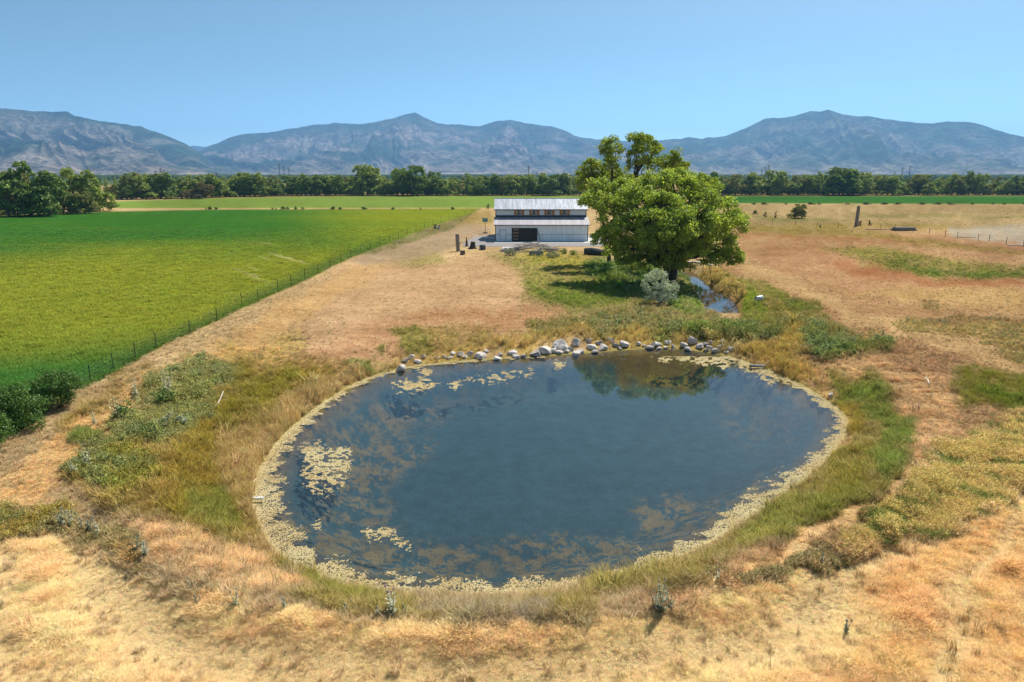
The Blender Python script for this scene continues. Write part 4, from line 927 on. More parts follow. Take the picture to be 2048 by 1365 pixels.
for k, (px, py, hp, dk, fl, lb) in enumerate([(122,1060,48,0,0,'grey green thistle, leftmost of the lower left clump'),(140,1062,44,0,0,'thistle just right of the leftmost one, lower left'),(165,1068,46,1,0,'dark thistle at the centre of the lower left clump'),
     (180,1072,50,1,0,'tallest thistle of the lower left clump'),(200,1075,46,0,0,'pale thistle at the right end of the lower left clump'),(272,1112,44,1,0,'dark thistle left of a pair, near left bank'),(292,1122,54,0,0,'pale taller thistle right of a pair, near left bank'),
     (335,792,58,0,0,'tall blue green thistle rising from the left weed patch'),(190,850,34,0,0,'lone thistle beside the track at the left'),(235,842,52,0,0,'thistle at the upper left of the weed patch'),(272,800,44,0,0,'slim thistle above the left weed patch'),
     (150,955,40,0,0,'thistle at the lower left corner of the weed patch'),(178,940,54,0,0,'tall thistle left of the low green bush'),(380,1186,34,0,0,'small grey thistle on the near left bank'),(395,1215,28,1,0,'small dark weed below the small grey thistle'),
     (472,1216,44,0,0,'pale thistle standing at the edge of the straw, near left'),(570,1222,36,0,0,'slim thistle below the left bottom corner of the pond'),(688,1232,30,1,0,'dark short weed left of the flowering thistle'),
     (786,1238,78,0,1,'large thistle with purple flower heads below the pond'),(757,1240,36,0,0,'small thistle left of the flowering thistle'),(812,1238,32,0,0,'small thistle right of the flowering thistle'),
     (1322,1228,84,1,0,'large dark grey thistle on the near bank, right of centre'),(1338,1222,48,1,0,'smaller dark thistle touching the large dark grey one'),(1308,1222,42,1,0,'low dark thistle left of the large dark grey one'),(1434,1168,38,0,0,'pale thistle on the near right bank'),(1218,1192,22,1,0,'little dark weed on the near right bank'),
     (1690,1270,40,1,0,'low dark weed on the bottom right slope'),(1640,1135,30,0,0,'pale weed at the right end of the near bank'),(1255,588,18,1,0,'small dark weed in the green grass left of the silvery bush'),(1612,668,26,1,0,'dark upright weed rising above the green rushes'),(1765,672,18,1,0,'dark weed on the right end of the far bank')]):
    thistle(lb, px, py, hp, k, dk, fl)
#@@PART4
# ------------------------------------------------------------------ rocks on the far bank
def rock_mat():
    m, t, o = new_mat('limestone'); p = N(t, 'ShaderNodeBsdfDiffuse'); tc = N(t, 'ShaderNodeTexCoord'); oi = N(t, 'ShaderNodeObjectInfo')
    n = noise(t, 2.2, 6, tc.outputs['Object'], .65); c = mul(t, (.60, .55, .50), ramp(t, n.outputs[0], [(.34, (.55, .54, .54)), (.6, (1.15,)*3)]).outputs[0])
    c = mul(t, c, ramp(t, oi.outputs['Random'], [(0, (.62, .6, .6)), (1, (1.12, 1.1, 1.08))]).outputs[0])
    b = N(t, 'ShaderNodeBump'); b.inputs['Strength'].default_value = .6; b.inputs['Distance'].default_value = .1; t.links.new(n.outputs[0], b.inputs['Height']); t.links.new(b.outputs[0], p.inputs['Normal'])
    t.links.new(c, p.inputs[0]); t.links.new(p.outputs[0], o.inputs[0]); return m
RM = rock_mat()
import bmesh
def rock_mesh(seed):
    g = np.random.default_rng(seed); bm = bmesh.new(); bmesh.ops.create_icosphere(bm, subdivisions=3, radius=1.05)
    pl = g.normal(0, 1, (9, 3)); pl /= np.linalg.norm(pl, axis=1)[:, None]; dd = g.uniform(.42, .78, 9)
    for v in bm.verts:
        p = np.array(v.co)
        for a, d in zip(pl, dd):
            q = p @ a
            if q > d: p = p-a*(q-d)*.93
        v.co = p+g.normal(0, .012, 3)
    me = bpy.data.meshes.new('boulder'); bm.to_mesh(me); bm.free(); me.materials.append(RM); return me
RK = [rock_mesh(800+i) for i in range(9)]
ROCKS = [(800,736,15,.7),(811,722,8,.8),(823,716,8,.8),(836,722,8,.7),(845,714,6,.9),(874,716,6,.7),(888,713,7,.8),(898,715,7,.6),(908,707,7,.7),(921,710,9,.8),(930,714,7,.7),(941,709,7,.9),(962,712,14,.8),(973,703,6,.8),(993,716,9,.6),(1001,710,7,.9),
 (1024,706,11,.8),(1031,714,8,.8),(1048,712,7,.6),(1074,708,12,.8),(1085,697,21,.55),(1104,701,9,.8),(1123,691,18,.9),(1120,704,9,.6),(1134,703,8,.8),(1141,698,8,.9),(1150,706,10,.7),(1152,687,13,1.0),(1163,703,9,.7),(1178,683,7,.8),(1186,692,13,.7),(1190,702,9,.5),(1199,686,7,.9),
 (1208,694,15,.8),(1221,681,9,1.1),(1231,690,7,.9),(1246,689,11,.95),(1240,697,6,.7),(1276,688,6,.8),(1287,691,5,.7),(1300,694,9,.6),(1311,689,11,.7),(1319,696,6,.7),(1337,686,8,.8),(1331,695,6,.7),(1347,694,6,.8),(1366,691,9,1.0),(1378,698,8,.6),(1388,683,10,1.1),
 (1402,694,9,.9),(1411,688,7,.8),(1413,700,8,.7),(1422,696,9,.8),(1425,685,7,.9),(1433,702,9,.7),(1441,695,7,.9),(1452,704,6,.6),(1463,699,7,.9),(1446,684,5,.9)]
ROCKS.sort()
g = random.Random(5)
for k, (px, py, r, f) in enumerate(ROCKS):
    x, y, z = ground_at(px, py+r*.45); s = r*y*CP/FPX*(1.02 if r > 12 else 1.2); z = max(z, WZ-.05)
    o = link('boulder', RK[k % 9], loc=(x, y+s*.3, z+s*f*.34), rz=g.uniform(0, 6.28), sc=(s, s*g.uniform(.8, 1), s*f*.9))
    o.rotation_euler.x = g.uniform(-.25, .25)
    tag(o, f'{"large" if r > 12 else "medium" if r > 8 else "small"} {"flat " if f < .65 else "upright " if f > .95 else ""}pale boulder, {ordn(k+1)} from the left in the rock row on the far bank', 'boulder', 'boulders along the far bank')
# ------------------------------------------------------------------ barn
xF, yF = at(1083, 483.5, 0); ppm = FPX/(yF*CP+HC*SP)
X = lambda px: (px-1024)/ppm
def Zf(py, yy=None):
    return at_depth(1024, py, yF if yy is None else yy)[2]
def rib_mat(name, c, rough, per, metal=0.0, depth=.03, axis='X', var=.08):
    m, t, o = new_mat(name); p = N(t, 'ShaderNodeBsdfPrincipled'); tc = N(t, 'ShaderNodeTexCoord')
    wv = N(t, 'ShaderNodeTexWave', wave_type='BANDS', bands_direction=axis, wave_profile='TRI'); wv.inputs['Scale'].default_value = .5/per*.628*1.0; wv.inputs['Distortion'].default_value = 0
    t.links.new(tc.outputs['Object'], wv.inputs[0]); r = ramp(t, wv.outputs[0], [(.0, 0), (.35, 0), (.5, 1), (1, 1)])
    b = N(t, 'ShaderNodeBump'); b.inputs['Strength'].default_value = .7; b.inputs['Distance'].default_value = depth; t.links.new(r.outputs[0], b.inputs['Height'])
    mp = N(t, 'ShaderNodeMapping'); mp.inputs['Scale'].default_value = (1.2, .08, .3); t.links.new(tc.outputs['Object'], mp.inputs[0]); n = noise(t, 1.5, 4, mp.outputs[0])
    t.links.new(mul(t, c, ramp(t, n.outputs[0], [(.3, (1-var*2,)*3), (.7, (1+var*.5,)*3)]).outputs[0]), p.inputs['Base Color'])
    p.inputs['Roughness'].default_value = rough; p.inputs['Metallic'].default_value = metal; t.links.new(b.outputs[0], p.inputs['Normal']); t.links.new(p.outputs[0], o.inputs[0]); return m
M_WALL = rib_mat('white_metal_siding', (.84, .88, .90), .5, .25)
M_ROOF = rib_mat('galvanised_roof', (.36, .38, .42), .42, .25, .25, var=.22)
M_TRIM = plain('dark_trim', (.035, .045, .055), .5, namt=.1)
M_BLK = plain('black_door_panel', (.012, .014, .018), .25, namt=.1)
M_WHT = plain('white_paint', (.74, .78, .80), .5, namt=.06)
M_CED = plain('cedar_shutter', (.50, .22, .07), .7, 4, .3, stretch=(6, 6, 1))
M_GLS = plain('window_glass', (.03, .045, .06), .08, namt=.1, spec=.6)
M_CURT = plain('window_curtain', (.42, .40, .36), .9, namt=.2)
M_REFLGL = plain('tan_reflection_glass', (.26, .17, .10), .15, namt=.4)  # tan reflection on the garage door panes, put into the glass colour
M_CONC = plain('concrete', (.42, .40, .37), .85, 2, .15)
M_ASPH = plain('grey_gravel', (.24, .215, .20), .95, 5, .25)
barn = empty('barn', (0, yF, 0), label='white metal barn with silver roof, black garage door and orange shuttered upper windows', cat='barn')
yF0 = yF
x0, x1 = X(991), X(1175.3); dep = 4.0; zl = Zf(450, yF-.3)-.02; zt = 4.55; yb = dep+9.5
mb = MB(); mb.box(x0, x1, 0, yb+dep, -.1, zl+.02); mb.build('lower_wall', M_WALL, barn)
x0u, x1u = X(991)*1.0-.02, X(1175.3); zu = at_depth(1024, 419.5, yF+dep)[2]; ridge = 8.05; ym = dep+9.5/2
mb = MB(); mb.add([(x0u, dep, zl), (x1u, dep, zl), (x1u, dep, zu), (x0u, dep, zu), (x0u, yb, zl), (x1u, yb, zl), (x1u, yb, zu), (x0u, yb, zu), (x0u, ym, ridge-.1), (x1u, ym, ridge-.1)],
       [(0, 1, 2, 3), (5, 4, 7, 6), (4, 0, 3, 8, 7), (1, 5, 6, 9, 2)]); mb.build('upper_wall', M_WALL, barn)
def slab(mb, xa, xb, ya, za, yb_, zb_, th=.09):
    mb.add([(xa, ya, za), (xb, ya, za), (xb, yb_, zb_), (xa, yb_, zb_), (xa, ya, za-th), (xb, ya, za-th), (xb, yb_, zb_-th), (xa, yb_, zb_-th)],
           [(0, 1, 2, 3), (7, 6, 5, 4), (0, 4, 5, 1), (1, 5, 6, 2), (2, 6, 7, 3), (3, 7, 4, 0)])
sl_ = (ridge-zu)/(ym-dep)
mb = MB(); slab(mb, x0u-.35, x1u+.35, dep-.35, zu+.1-.35*sl_*.3, ym, ridge); slab(mb, x0u-.35, x1u+.35, ym+.003, ridge, yb+.35, zu+.06)
rf = mb.build('upper_roof', M_ROOF, barn)
mb = MB(); nrib = 20
for i in range(nrib+1):
    xx = x0u-.3+(x1u-x0u+.6)*i/nrib; mb.add([(xx-.03, dep-.34, zu+.1-.35*sl_*.3+.002), (xx+.03, dep-.34, zu+.1-.35*sl_*.3+.002), (xx+.03, ym, ridge+.002), (xx-.03, ym, ridge+.002),
        (xx-.015, dep-.34, zu+.14-.35*sl_*.3), (xx+.015, dep-.34, zu+.14-.35*sl_*.3), (xx+.015, ym, ridge+.045), (xx-.015, ym, ridge+.045)], [(4, 5, 6, 7), (0, 1, 5, 4), (1, 2, 6, 5), (3, 0, 4, 7)])
mb.build('roof_seam', M_ROOF, rf)
mb = MB(); mb.box(x0u-.35, x1u+.35, ym-.14, ym+.14, ridge-.02, ridge+.06); mb.build('ridge_cap', M_WHT, rf)
mb = MB(); slab(mb, x0-.35, x1+.35, -.35, zl+.0, dep-.003, zt); lr = mb.build('lower_roof', rib_mat('dull_roof', (.33, .31, .33), .6, .25, .1, var=.15), barn)
mb = MB(); slab(mb, x0-.35, x1+.35, yb+.003, zt, yb+dep+.35, zl); mb.build('lower_roof', M_ROOF, barn)
mb = MB(); mb.box(x0-.36, x1+.36, -.42, -.352, zl-.13, zl+.02); mb.box(x0u-.36, x1u+.36, dep-.42, dep-.352, zu-.12, zu+.06); mb.build('gutter', M_TRIM, barn)
mb = MB(); mb.box(x0-.06, x0+.08, -.05, -.003, 0, zl-.14); mb.box(x1-.08, x1+.06, -.05, -.003, 0, zl-.14); mb.box(x0u-.05, x0u+.09, dep-.05, dep-.003, zt+.02, zu-.1); mb.box(x1u-.09, x1u+.05, dep-.05, dep-.003, zt+.02, zu-.1); mb.build('corner_trim', M_TRIM, barn)
mb = MB(); mb.box(x0u-.06, x1u+.06, dep-.1, dep-.053, zt-.1, zt+.34); mb.build('shadow_strip', M_TRIM, barn)  # dark strip standing in for the upper wall's shadow on the lower roof
zm = Zf(469.5); mb = MB(); mb.box(x0+.09, X(1024)-.06, -.04, -.003, zm-.03, zm+.03); mb.box(X(1074)+.06, x1-.09, -.04, -.003, zm-.03, zm+.03); mb.build('wainscot_trim', plain('grey_trim', (.25, .28, .30), .6), barn)
mb = MB(); a, b = X(1000.4), X(1011.6); top = Zf(460.3)
mb.box(a-.07, a, -.07, -.002, 0.02, top+.07); mb.box(b, b+.07, -.07, -.002, 0.02, top+.07); mb.box(a, b, -.07, -.002, top, top+.07); fr = None
d = MB(); d.box(a+.003, b-.003, -.05, -.002, .02, top-.003); door = d.build('door', M_WHT, barn); mb.build('door_frame', plain('frame_grey', (.22, .25, .28), .6), door)
d = MB(); d.box(b-.18, b-.1, -.11, -.052, 1.0, 1.06); d.build('handle', M_TRIM, door)
a, b = X(1024.5), X(1073.5); top = Zf(457.5); d = MB(); n = 5; d.box(a+.003, b-.003, -.04, -.0025, .015, top-.003)
for i in range(n): d.box(a, b, -.05-.004*(i % 2), -.002, .02+i*(top-.02)/n+.01, .02+(i+1)*(top-.02)/n-.01)
gd = d.build('garage_door', M_BLK, barn)
for i in range(4):
    zc = Zf(459.8+i*6.3); p = MB(); p.box(X(1026.3), X(1037), -.075, -.056, zc-.14, zc+.14); p.build('window', M_REFLGL, gd)
mb = MB(); mb.box(a-.1, a-.002, -.08, -.002, .02, top+.1); mb.box(b+.002, b+.1, -.08, -.002, .02, top+.1); mb.box(a-.002, b+.002, -.08, -.002, top+.002, top+.1); mb.build('frame', M_TRIM, gd)
ppu = FPX/((yF+dep)*CP+(HC-5)*SP)
for pc in (1038.3, 1068.6, 1098.9, 1129.2):
    xc = (pc-1024)/ppu; za = at_depth(1024, 430, yF+dep)[2]; zb2 = at_depth(1024, 420.6, yF+dep)[2]; hw = .47
    p = MB(); p.box(xc-hw-.05, xc+hw+.05, dep-.05, dep-.003, za-.05, za); p.box(xc-hw-.05, xc-hw, dep-.05, dep-.003, za+.001, zb2); p.box(xc+hw, xc+hw+.05, dep-.05, dep-.003, za+.001, zb2); p.box(xc-.02, xc+.02, dep-.045, dep-.012, za+.002, zb2-.002)
    wn = p.build('window', M_WHT, barn); p = MB(); p.box(xc-hw+.003, xc+hw-.003, dep-.02, dep-.003, za+.003, zb2); p.build('pane', M_GLS, wn)
    p = MB(); p.box(xc+hw*.35, xc+hw*.95, dep-.028, dep-.021, za+.1, zb2-.05); p.box(xc-hw*.9, xc-hw*.55, dep-.028, dep-.021, za+.25, zb2-.05); p.build('curtain', M_CURT, wn)
    for s_ in (-1, 1):
        p = MB(); xa = xc+s_*(hw+.31); p.box(xa-.235, xa+.235, dep-.06, dep-.003, za-.06, zb2+.02); p.box(xa-.235, xa+.235, dep-.075, dep-.062, (za+zb2)/2-.05, (za+zb2)/2+.05); p.build('shutter', M_CED, barn)
# pads
mb = MB(); Y = lambda py: at(1024, py)[1]
def poly_slab(name, P, z0, z1, mat, **kw):
    mb = MB(); n = len(P); q = [at(a, b) for a, b in P]
    if sum(a[0]*b[1]-b[0]*a[1] for a, b in zip(q, q[1:]+q[:1])) < 0: q = q[::-1]
    mb.add([(a[0], a[1], z0) for a in q]+[(a[0], a[1], z1) for a in q], [tuple(range(n, 2*n)), tuple(range(n))[::-1]]+[(i, (i+1) % n, n+(i+1) % n, n+i) for i in range(n)])
    o = mb.build(name, mat); tag(o, **kw); return o
poly_slab('gravel_yard', [(925,490),(948,474),(985,470),(1185,470),(1215,474),(1222,488),(1200,494),(1060,494),(930,494)], -.1, .03, M_ASPH, kind='structure')
poly_slab('concrete_apron', [(988,487.5),(1202,487.5),(1200,476),(1176,476),(1176,482),(989,482)], -.1, .055, M_CONC, kind='structure')
poly_slab('concrete_pad', [(966,477.5),(972,474.8),(990,474.8),(990,477.5)], -.1, .06, M_CONC, kind='structure')
o = poly_slab('concrete_slab', [(1004,499),(1006,495.5),(1042,495.5),(1040,499)], -.1, .14, M_CONC, label='pale concrete slab lying left behind the brush pile', cat='slab')
# leaning board
mb = MB(); xb_ = X(1074.8); mb.tube([(xb_, -.12, 2.05), (xb_+.55, -.75, .03)], [.07, .07], 4); o = mb.build('leaning_board', plain('weathered_board', (.22, .2, .19), .9, 4, .3)); o.location = (0, yF, .06); tag(o, 'grey board leaning against the barn wall right of the black garage door', 'board')
# ------------------------------------------------------------------ yard things
WD = plain('weathered_wood', (.27, .235, .20), .95, 2.5, .5, bump=.5, stretch=(5, 5, .7)); WDD = plain('dark_wood', (.075, .06, .05), .95, 3, .5, bump=.5, stretch=(4, 4, 1))
RUST = plain('rusty_metal', (.11, .05, .035), .8, 5, .5); PALE = plain('bleached_wood', (.52, .45, .38), .9, 3, .35, stretch=(4, 4, .6)); BLACKM = plain('black_plastic', (.03, .03, .033), .6)
def th(name, label, cat, px, py, **kw): x, y, z = ground_at(px, py); return empty(name, (x, y, z), label=label, cat=cat, **kw), y*CP/FPX*1.04+.0, (x, y, z)
def rough_post(mb, h, r0, r1, lean=(0, 0), n=10, jag=.13, seg=7):
    mb.tube([(lean[0]*t, lean[1]*t, -.2+(h+.2)*t) for t in [i/seg for i in range(seg+1)]], [r0+(r1-r0)*(i/seg) for i in range(seg+1)], n, jag=jag)
r_, s_, p_ = th('tree_post', 'tall weathered grey tree trunk standing upright left of the barn', 'tree trunk', 916.5, 503)
mb = MB(); rough_post(mb, 2.95, .36, .32, (-.1, 0)); mb.build('trunk', WD, r_); mb = MB(); mb.tube([(.05, -.1, 1.3), (.5, -.2, 1.5)], [.14, .08], 7, jag=.15); mb.tube([(-.2, -.1, 1.0), (-.45, -.2, 1.15)], [.12, .08], 7, jag=.15); mb.build('branch_stub', WD, r_)
r_, s_, p_ = th('rusty_stake', 'narrow pointed rusty metal spike right of the tall grey trunk', 'spike', 933.5, 493)
mb = MB(); mb.tube([(0, 0, -.1), (0, 0, .9), (0, 0, 1.75)], [.27, .17, .03], 6, jag=.05); mb.build('spike', RUST, r_); mb = MB(); mb.tube([(0, 0, 0), (0, 0, .1)], [.33, .32], 8); mb.build('foot', RUST, r_)
r_, s_, p_ = th('stump', 'black flared tree stump between the rusty spike and the barn', 'stump', 945, 498)
mb = MB(); rough_post(mb, 1.25, .62, .38, (.1, 0), 12, .12, 4); mb.build('stump_body', WDD, r_); mb = MB()
for a in (0, 1.6, 3.3, 4.7): mb.tube([(math.cos(a)*.3, math.sin(a)*.3, .25), (math.cos(a)*.85, math.sin(a)*.85, -.02)], [.2, .07], 6, jag=.1)
mb.build('root', WDD, r_)
r_, s_, p_ = th('stump', 'squat dark grey stump with pale patches, nearest the barn corner', 'stump', 965, 500)
mb = MB(); rough_post(mb, .85, .5, .56, (.05, 0), 11, .16, 4); mb.build('stump_body', plain('charred_wood', (.10, .11, .115), .9, 2, .6), r_); mb = MB(); mb.tube([(-.4, -.3, .0), (-.45, -.35, .5)], [.2, .12], 6, jag=.1); mb.build('bark_slab', PALE, r_)
r_, s_, p_ = th('stump', 'small round cut stump in front of the tall grey trunk', 'stump', 925.5, 510)
mb = MB(); rough_post(mb, .72, .42, .42, (0, 0), 12, .05, 3); mb.build('stump_body', plain('brown_wood', (.16, .11, .075), .95, 3, .4), r_); mb = MB(); mb.tube([(0, 0, .722), (0, 0, .74)], [.37, .36], 12); mb.build('cut_face', WD, r_)
r_, s_, p_ = th('basketball_hoop', 'basketball hoop with teal backboard on a thin dark pole, left of the barn', 'basketball hoop', 970.5, 467)
mb = MB(); mb.tube([(0, 0, 0), (0, 0, 2.9)], [.06, .05], 8); mb.build('pole', RUST, r_); mb = MB(); mb.box(-.6, .6, -.25, -.2, 2.55, 3.35); mb.build('backboard', plain('teal_backboard', (.12, .36, .36), .4), r_); mb = MB()
ring = [(.23*math.cos(t), -.5+.23*math.sin(t), 2.72) for t in [2*math.pi*i/14 for i in range(15)]]; mb.tube(ring, .018, 6, False); mb.build('hoop', plain('hoop_orange', (.4, .12, .04), .5), r_); mb = MB(); mb.box(-.5, .5, -.3, .5, 0, .2); mb.build('base', BLACKM, r_)
# brush pile
r_, s_, p_ = th('brush_pile', 'long heap of bare grey branches and sticks in front of the barn', 'brush pile', 1062, 503)
g = random.Random(77); L = 110*s_; tot = 0
for nm, cnt, rr0, mt in (('log', 12, .10, PALE), ('branch', 60, .065, WD), ('stick', 90, .035, PALE)):
    mb = MB()
    for i in range(cnt):
        u_ = g.uniform(-.48, .48); hgt_ = 1.5*max(.12, 1-abs(u_-.06)*2.0)*g.random()**.6; a = g.gauss(0, .5); ln = g.uniform(1.2, 3.0)*(1.3 if nm == 'log' else 1)
        c = Vector((u_*L, g.uniform(-1.0, 1.0), .05+hgt_*(.6 if nm == 'log' else 1))); dv = Vector((math.cos(a), math.sin(a)*.8, g.uniform(-.3, .3)))*ln*.5; k_ = Vector((0, 0, g.uniform(-.15, .25)))
        if c.z-abs(dv.z) < 0: dv.z *= .2
        mb.tube([c-dv, c+k_, c+dv], [rr0*g.uniform(.7, 1.2), rr0*.8, rr0*.35], 5, jag=.1)
    o = mb.build(nm, mt, r_); o['kind'] = 'stuff'
def simple(name, label, cat, px, py, fn, mat, part='body', **kw):
    r_, s_, p_ = th(name, label, cat, px, py, **kw); mb = MB(); fn(mb, s_); mb.build(part, mat, r_); return r_
x, y, z = ground_at(1012, 504); o = link('boulder', RK[2], loc=(x, y, z+.25), sc=(.55, .45, .42)); tag(o, 'tan brown boulder at the left end of the brush pile', 'boulder')
def trough(mb, s_):
    mb.box(-1.15, 1.15, -.45, .45, -.1, .12); mb.box(-1.15, 1.15, -.45, -.36, .121, .72); mb.box(-1.15, 1.15, .36, .45, .121, .72); mb.box(-1.15, -1.04, -.359, .359, .121, .72); mb.box(1.04, 1.15, -.359, .359, .121, .72)
simple('stone_trough', 'grey green concrete trough in front of the brush pile', 'trough', 1072, 511, trough, plain('mossy_concrete', (.27, .29, .25), .9, 3, .3), 'basin')
r_ = simple('log', 'large dark log with a pale bleached top lying right of the brush pile', 'log', 1190, 510, lambda mb, s_: mb.tube([(-1.7, .5, .55), (-.5, .1, .55), (.8, -.3, .45), (1.9, -.9, .4)], [.52, .55, .5, .4], 12, jag=.1), plain('dark_log', (.06, .062, .065), .9, 2, .5), 'trunk')
mb = MB(); mb.tube([(-1.7, .45, 1.0), (-.5, .05, 1.05), (.8, -.35, .9)], [.08, .14, .1], 6, jag=.2); mb.build('bark', PALE, r_)
x, y, z = ground_at(1040, 509); 
for (px, py, ln, an, lb) in [(1035, 505.5, 3.2, .1, 'long pale pole lying along the front of the brush pile'), (600, 680, 1.7, .25, 'grey fallen branch on the dry bank above the left pond shore'), (1758, 460.5, 6.5, .05, 'long grey pole lying on the pasture near the tall timber post'), (1640, 477, 0, 0, ''), (1925, 476, 5, -.25, 'white pole lying on the pale ground at the far right'), (2040, 493, 4, -.3, 'second white pole lying at the right edge')]:
    if not lb: continue
    x, y, z = ground_at(px, py); mb = MB(); rr0 = .09 if y > 80 else .05
    mb.tube([(-ln/2*math.cos(an), -ln/2*math.sin(an), rr0), (0, 0, rr0*1.6), (ln/2*math.cos(an), ln/2*math.sin(an), rr0*1.2)], [rr0, rr0*.9, rr0*.5], 7, jag=.1); o = mb.build('fallen_pole', PALE if 'pale' in lb or 'white' in lb else WD); o.location = (x, y, z); tag(o, lb, 'pole')
# pair of gate posts and dead stump at the far field corner
for px, py, h, lb in [(974.5, 418, 1.6, 'left one of two dark posts at the far corner of the green field'), (977.5, 418, 1.8, 'right one of two dark posts at the far corner of the green field')]:
    simple('gate_post', lb, 'post', px, py, lambda mb, s_: rough_post(mb, h, .2, .16, (.02, 0), 8, .1, 4), WDD, 'post', group='posts at the field corner')
simple('stump', 'bleached dead stump leaning among weeds by the driveway', 'stump', 876, 459, lambda mb, s_: (rough_post(mb, 1.1, .3, .1, (.5, 0)), rough_post(mb, .8, .25, .1, (-.6, .2))), PALE, 'stump_body')
place_tree(871, 458, 449, 1, 'dark', 'dark bush beside the bleached stump at the fence line', name='fence_bush', cat='bush', wide=1.0)
# ------------------------------------------------------------------ fences
STEEL = plain('rusty_steel_post', (.05, .05, .045), .8, 6, .4); WIRE = plain('fence_wire', (.18, .18, .18), .6)
def fence(label, P, h, pr, wires, name='wire_fence', mat=STEEL, lean=.04):
    pts = [ground_at(a, b) for a, b in P]; B = pts[0]; r_ = empty(name, B, label=label, cat='fence'); g = random.Random(len(P))
    tops = []
    for q in pts:
        p = Vector(q)-Vector(B); lx, ly = g.uniform(-lean, lean), g.uniform(-lean, lean); hh = h*g.uniform(.92, 1.06)
        mb = MB(); mb.tube([p+Vector((0, 0, -.3)), p+Vector((lx, ly, hh))], [pr, pr], 6)
        mb.tube([p+Vector((lx, ly, hh-.06)), p+Vector((lx, ly, hh+.02))], [pr*1.5, pr*1.5], 6); mb.build('post', mat, r_); tops.append((p, hh))
    for wz in wires:
        mb = MB()
        mb.tube([p+Vector((0, -pr, hh*wz)) for p, hh in tops], [.0035]*len(tops), 4); mb.build('wire', WIRE, r_)
FL = [(134,792),(182,766),(228,742),(271,719),(313,698),(380,669),(434,643),(484,612),(517,603),(556,583),(583,572),(610,560),(636,547),(660,537),(682,526),(702,516),(722,507),(741,499),(760,491),(779,483.5),(797,477),(814,470),(832,463),(849,456.5),(866,450),(882,445),(898,440),(914,435),(929,430),(944,426),(960,421)]
fence('wire fence on dark steel posts along the right edge of the green field', FL, 1.25, .03, (.3, .52, .74, .93))
fence('thin wire fence on steel posts crossing the dry pasture at right', [(1500,448),(1545,450),(1590,452),(1634,454),(1676,456),(1709,456),(1761,458),(1790,461),(1826,465),(1858,469),(1890,474),(1914,477),(1956,482),(1978,484),(2012,489),(2046,494),(2090,500),(2140,508)], 1.3, .05, (.5, .9))
r_, s_, p_ = th('timber_post', 'tall square weathered timber post standing alone on the right pasture', 'post', 1712, 453.5)
mb = MB(); mb.tube([(0, 0, -.3), (.03, 0, 2.4), (.08, 0, 5.0)], [.46, .44, .42], 4, jag=.06); mb.build('post', WD, r_); mb = MB(); mb.tube([(.08, 0, 5.003), (.08, 0, 5.06)], [.36, .3], 4); mb.build('cut_top', WDD, r_)
for px, py, h, lb, l_ in [(1717.5, 452.5, 1.2, 'short reddish post just right of the tall timber post', 0), (1721, 452, 1.35, 'short dark post, second right of the tall timber post', 0), (1738, 451, 1.35, 'dark post with a leaning brace right of the tall timber post', 1)]:
    r_ = simple('short_post', lb, 'post', px, py, lambda mb, s_: rough_post(mb, h, .16, .14, (0, 0), 8, .08, 3), RUST if 'red' in lb else WDD, 'post', group='short posts by the tall timber post')
    if l_: mb = MB(); mb.tube([(.05, 0, .9), (.7, .1, .02)], [.1, .09], 6); mb.build('brace', WDD, r_)
r_ = empty('log_pile', ground_at(1806, 462), label='low stack of grey logs lying on the pasture right of the tall timber post', cat='log pile')
for i in range(7):
    mb = MB(); yy = (i % 4)*.55-.8; zz = .25+.42*(i//4); sh = random.uniform(-.5, .5); mb.tube([(-2.4+sh, yy, zz), (0+sh, yy+.1, zz), (2.4+sh, yy+.05, zz)], [.26, .24, .2], 9, jag=.1); mb.build('log', WD, r_)
# ------------------------------------------------------------------ pipes and litter
GALV = plain('galvanised_pipe', (.55, .57, .58), .4, namt=.2, metal=.3); PVC = plain('white_pipe', (.70, .68, .62), .5, 3, .2)
def pipe(name, label, cat, px, py, L, r, ang, tilt, mat, zoff=0, inner=BLACKM):
    x, y, z = ground_at(px, py); r_ = empty(name, (x, y, z+zoff), ang, label=label, cat=cat); n = 18; mb = MB(); vs = []; fs = []
    for k, (xx, rr) in enumerate([(-L/2, r), (L/2, r), (L/2, r*.86), (-L/2, r*.86)]):
        for i in range(n): a = 2*math.pi*i/n; vs.append((xx, rr*math.cos(a), rr*math.sin(a)+r))
    for k in range(4):
        for i in range(n): fs.append((k*n+i, k*n+(i+1) % n, ((k+1) % 4)*n+(i+1) % n, ((k+1) % 4)*n+i))
    mb.add(vs, fs); o = mb.build('pipe', mat, r_, True); o.rotation_euler.y = tilt
    m2 = MB()
    for xx in (-L*.36, 0, L*.36): m2.tube([(xx-.02, 0, r), (xx+.02, 0, r)], [r*1.05, r*1.05], n, False)
    o2 = m2.build('rib', mat, r_, True); o2.rotation_euler.y = tilt; return r_
pipe('drain_drum', 'short wide light grey pipe lying on the bank right of the ditch', 'pipe', 1518, 604, .75, .27, .35, -.12, GALV, .1)
pipe('drain_pipe', 'white plastic pipe jutting into the algae at the left pond shore', 'pipe', 508, 1004, .85, .065, .12, .02, PVC, .1)
pipe('drain_pipe', 'grey pipe reaching over the pond edge at the upper right shore', 'pipe', 1514, 738, 1.15, .10, -.03, 0, plain('grey_pipe', (.30, .29, .27), .6), .12)
def curve_thing(name, label, cat, P, r, mat, dz=.1):
    pts = [ground_at(a, b) for a, b in P]; B = pts[0]; mb = MB(); mb.tube([Vector(q)-Vector(B)+Vector((0, 0, dz if not callable(dz) else dz(i))) for i, q in enumerate(pts)], [r*(1-.5*i/len(pts)) for i in range(len(pts))], 6, jag=.08)
    o = mb.build(name, mat); o.location = B; tag(o, label, cat); return o
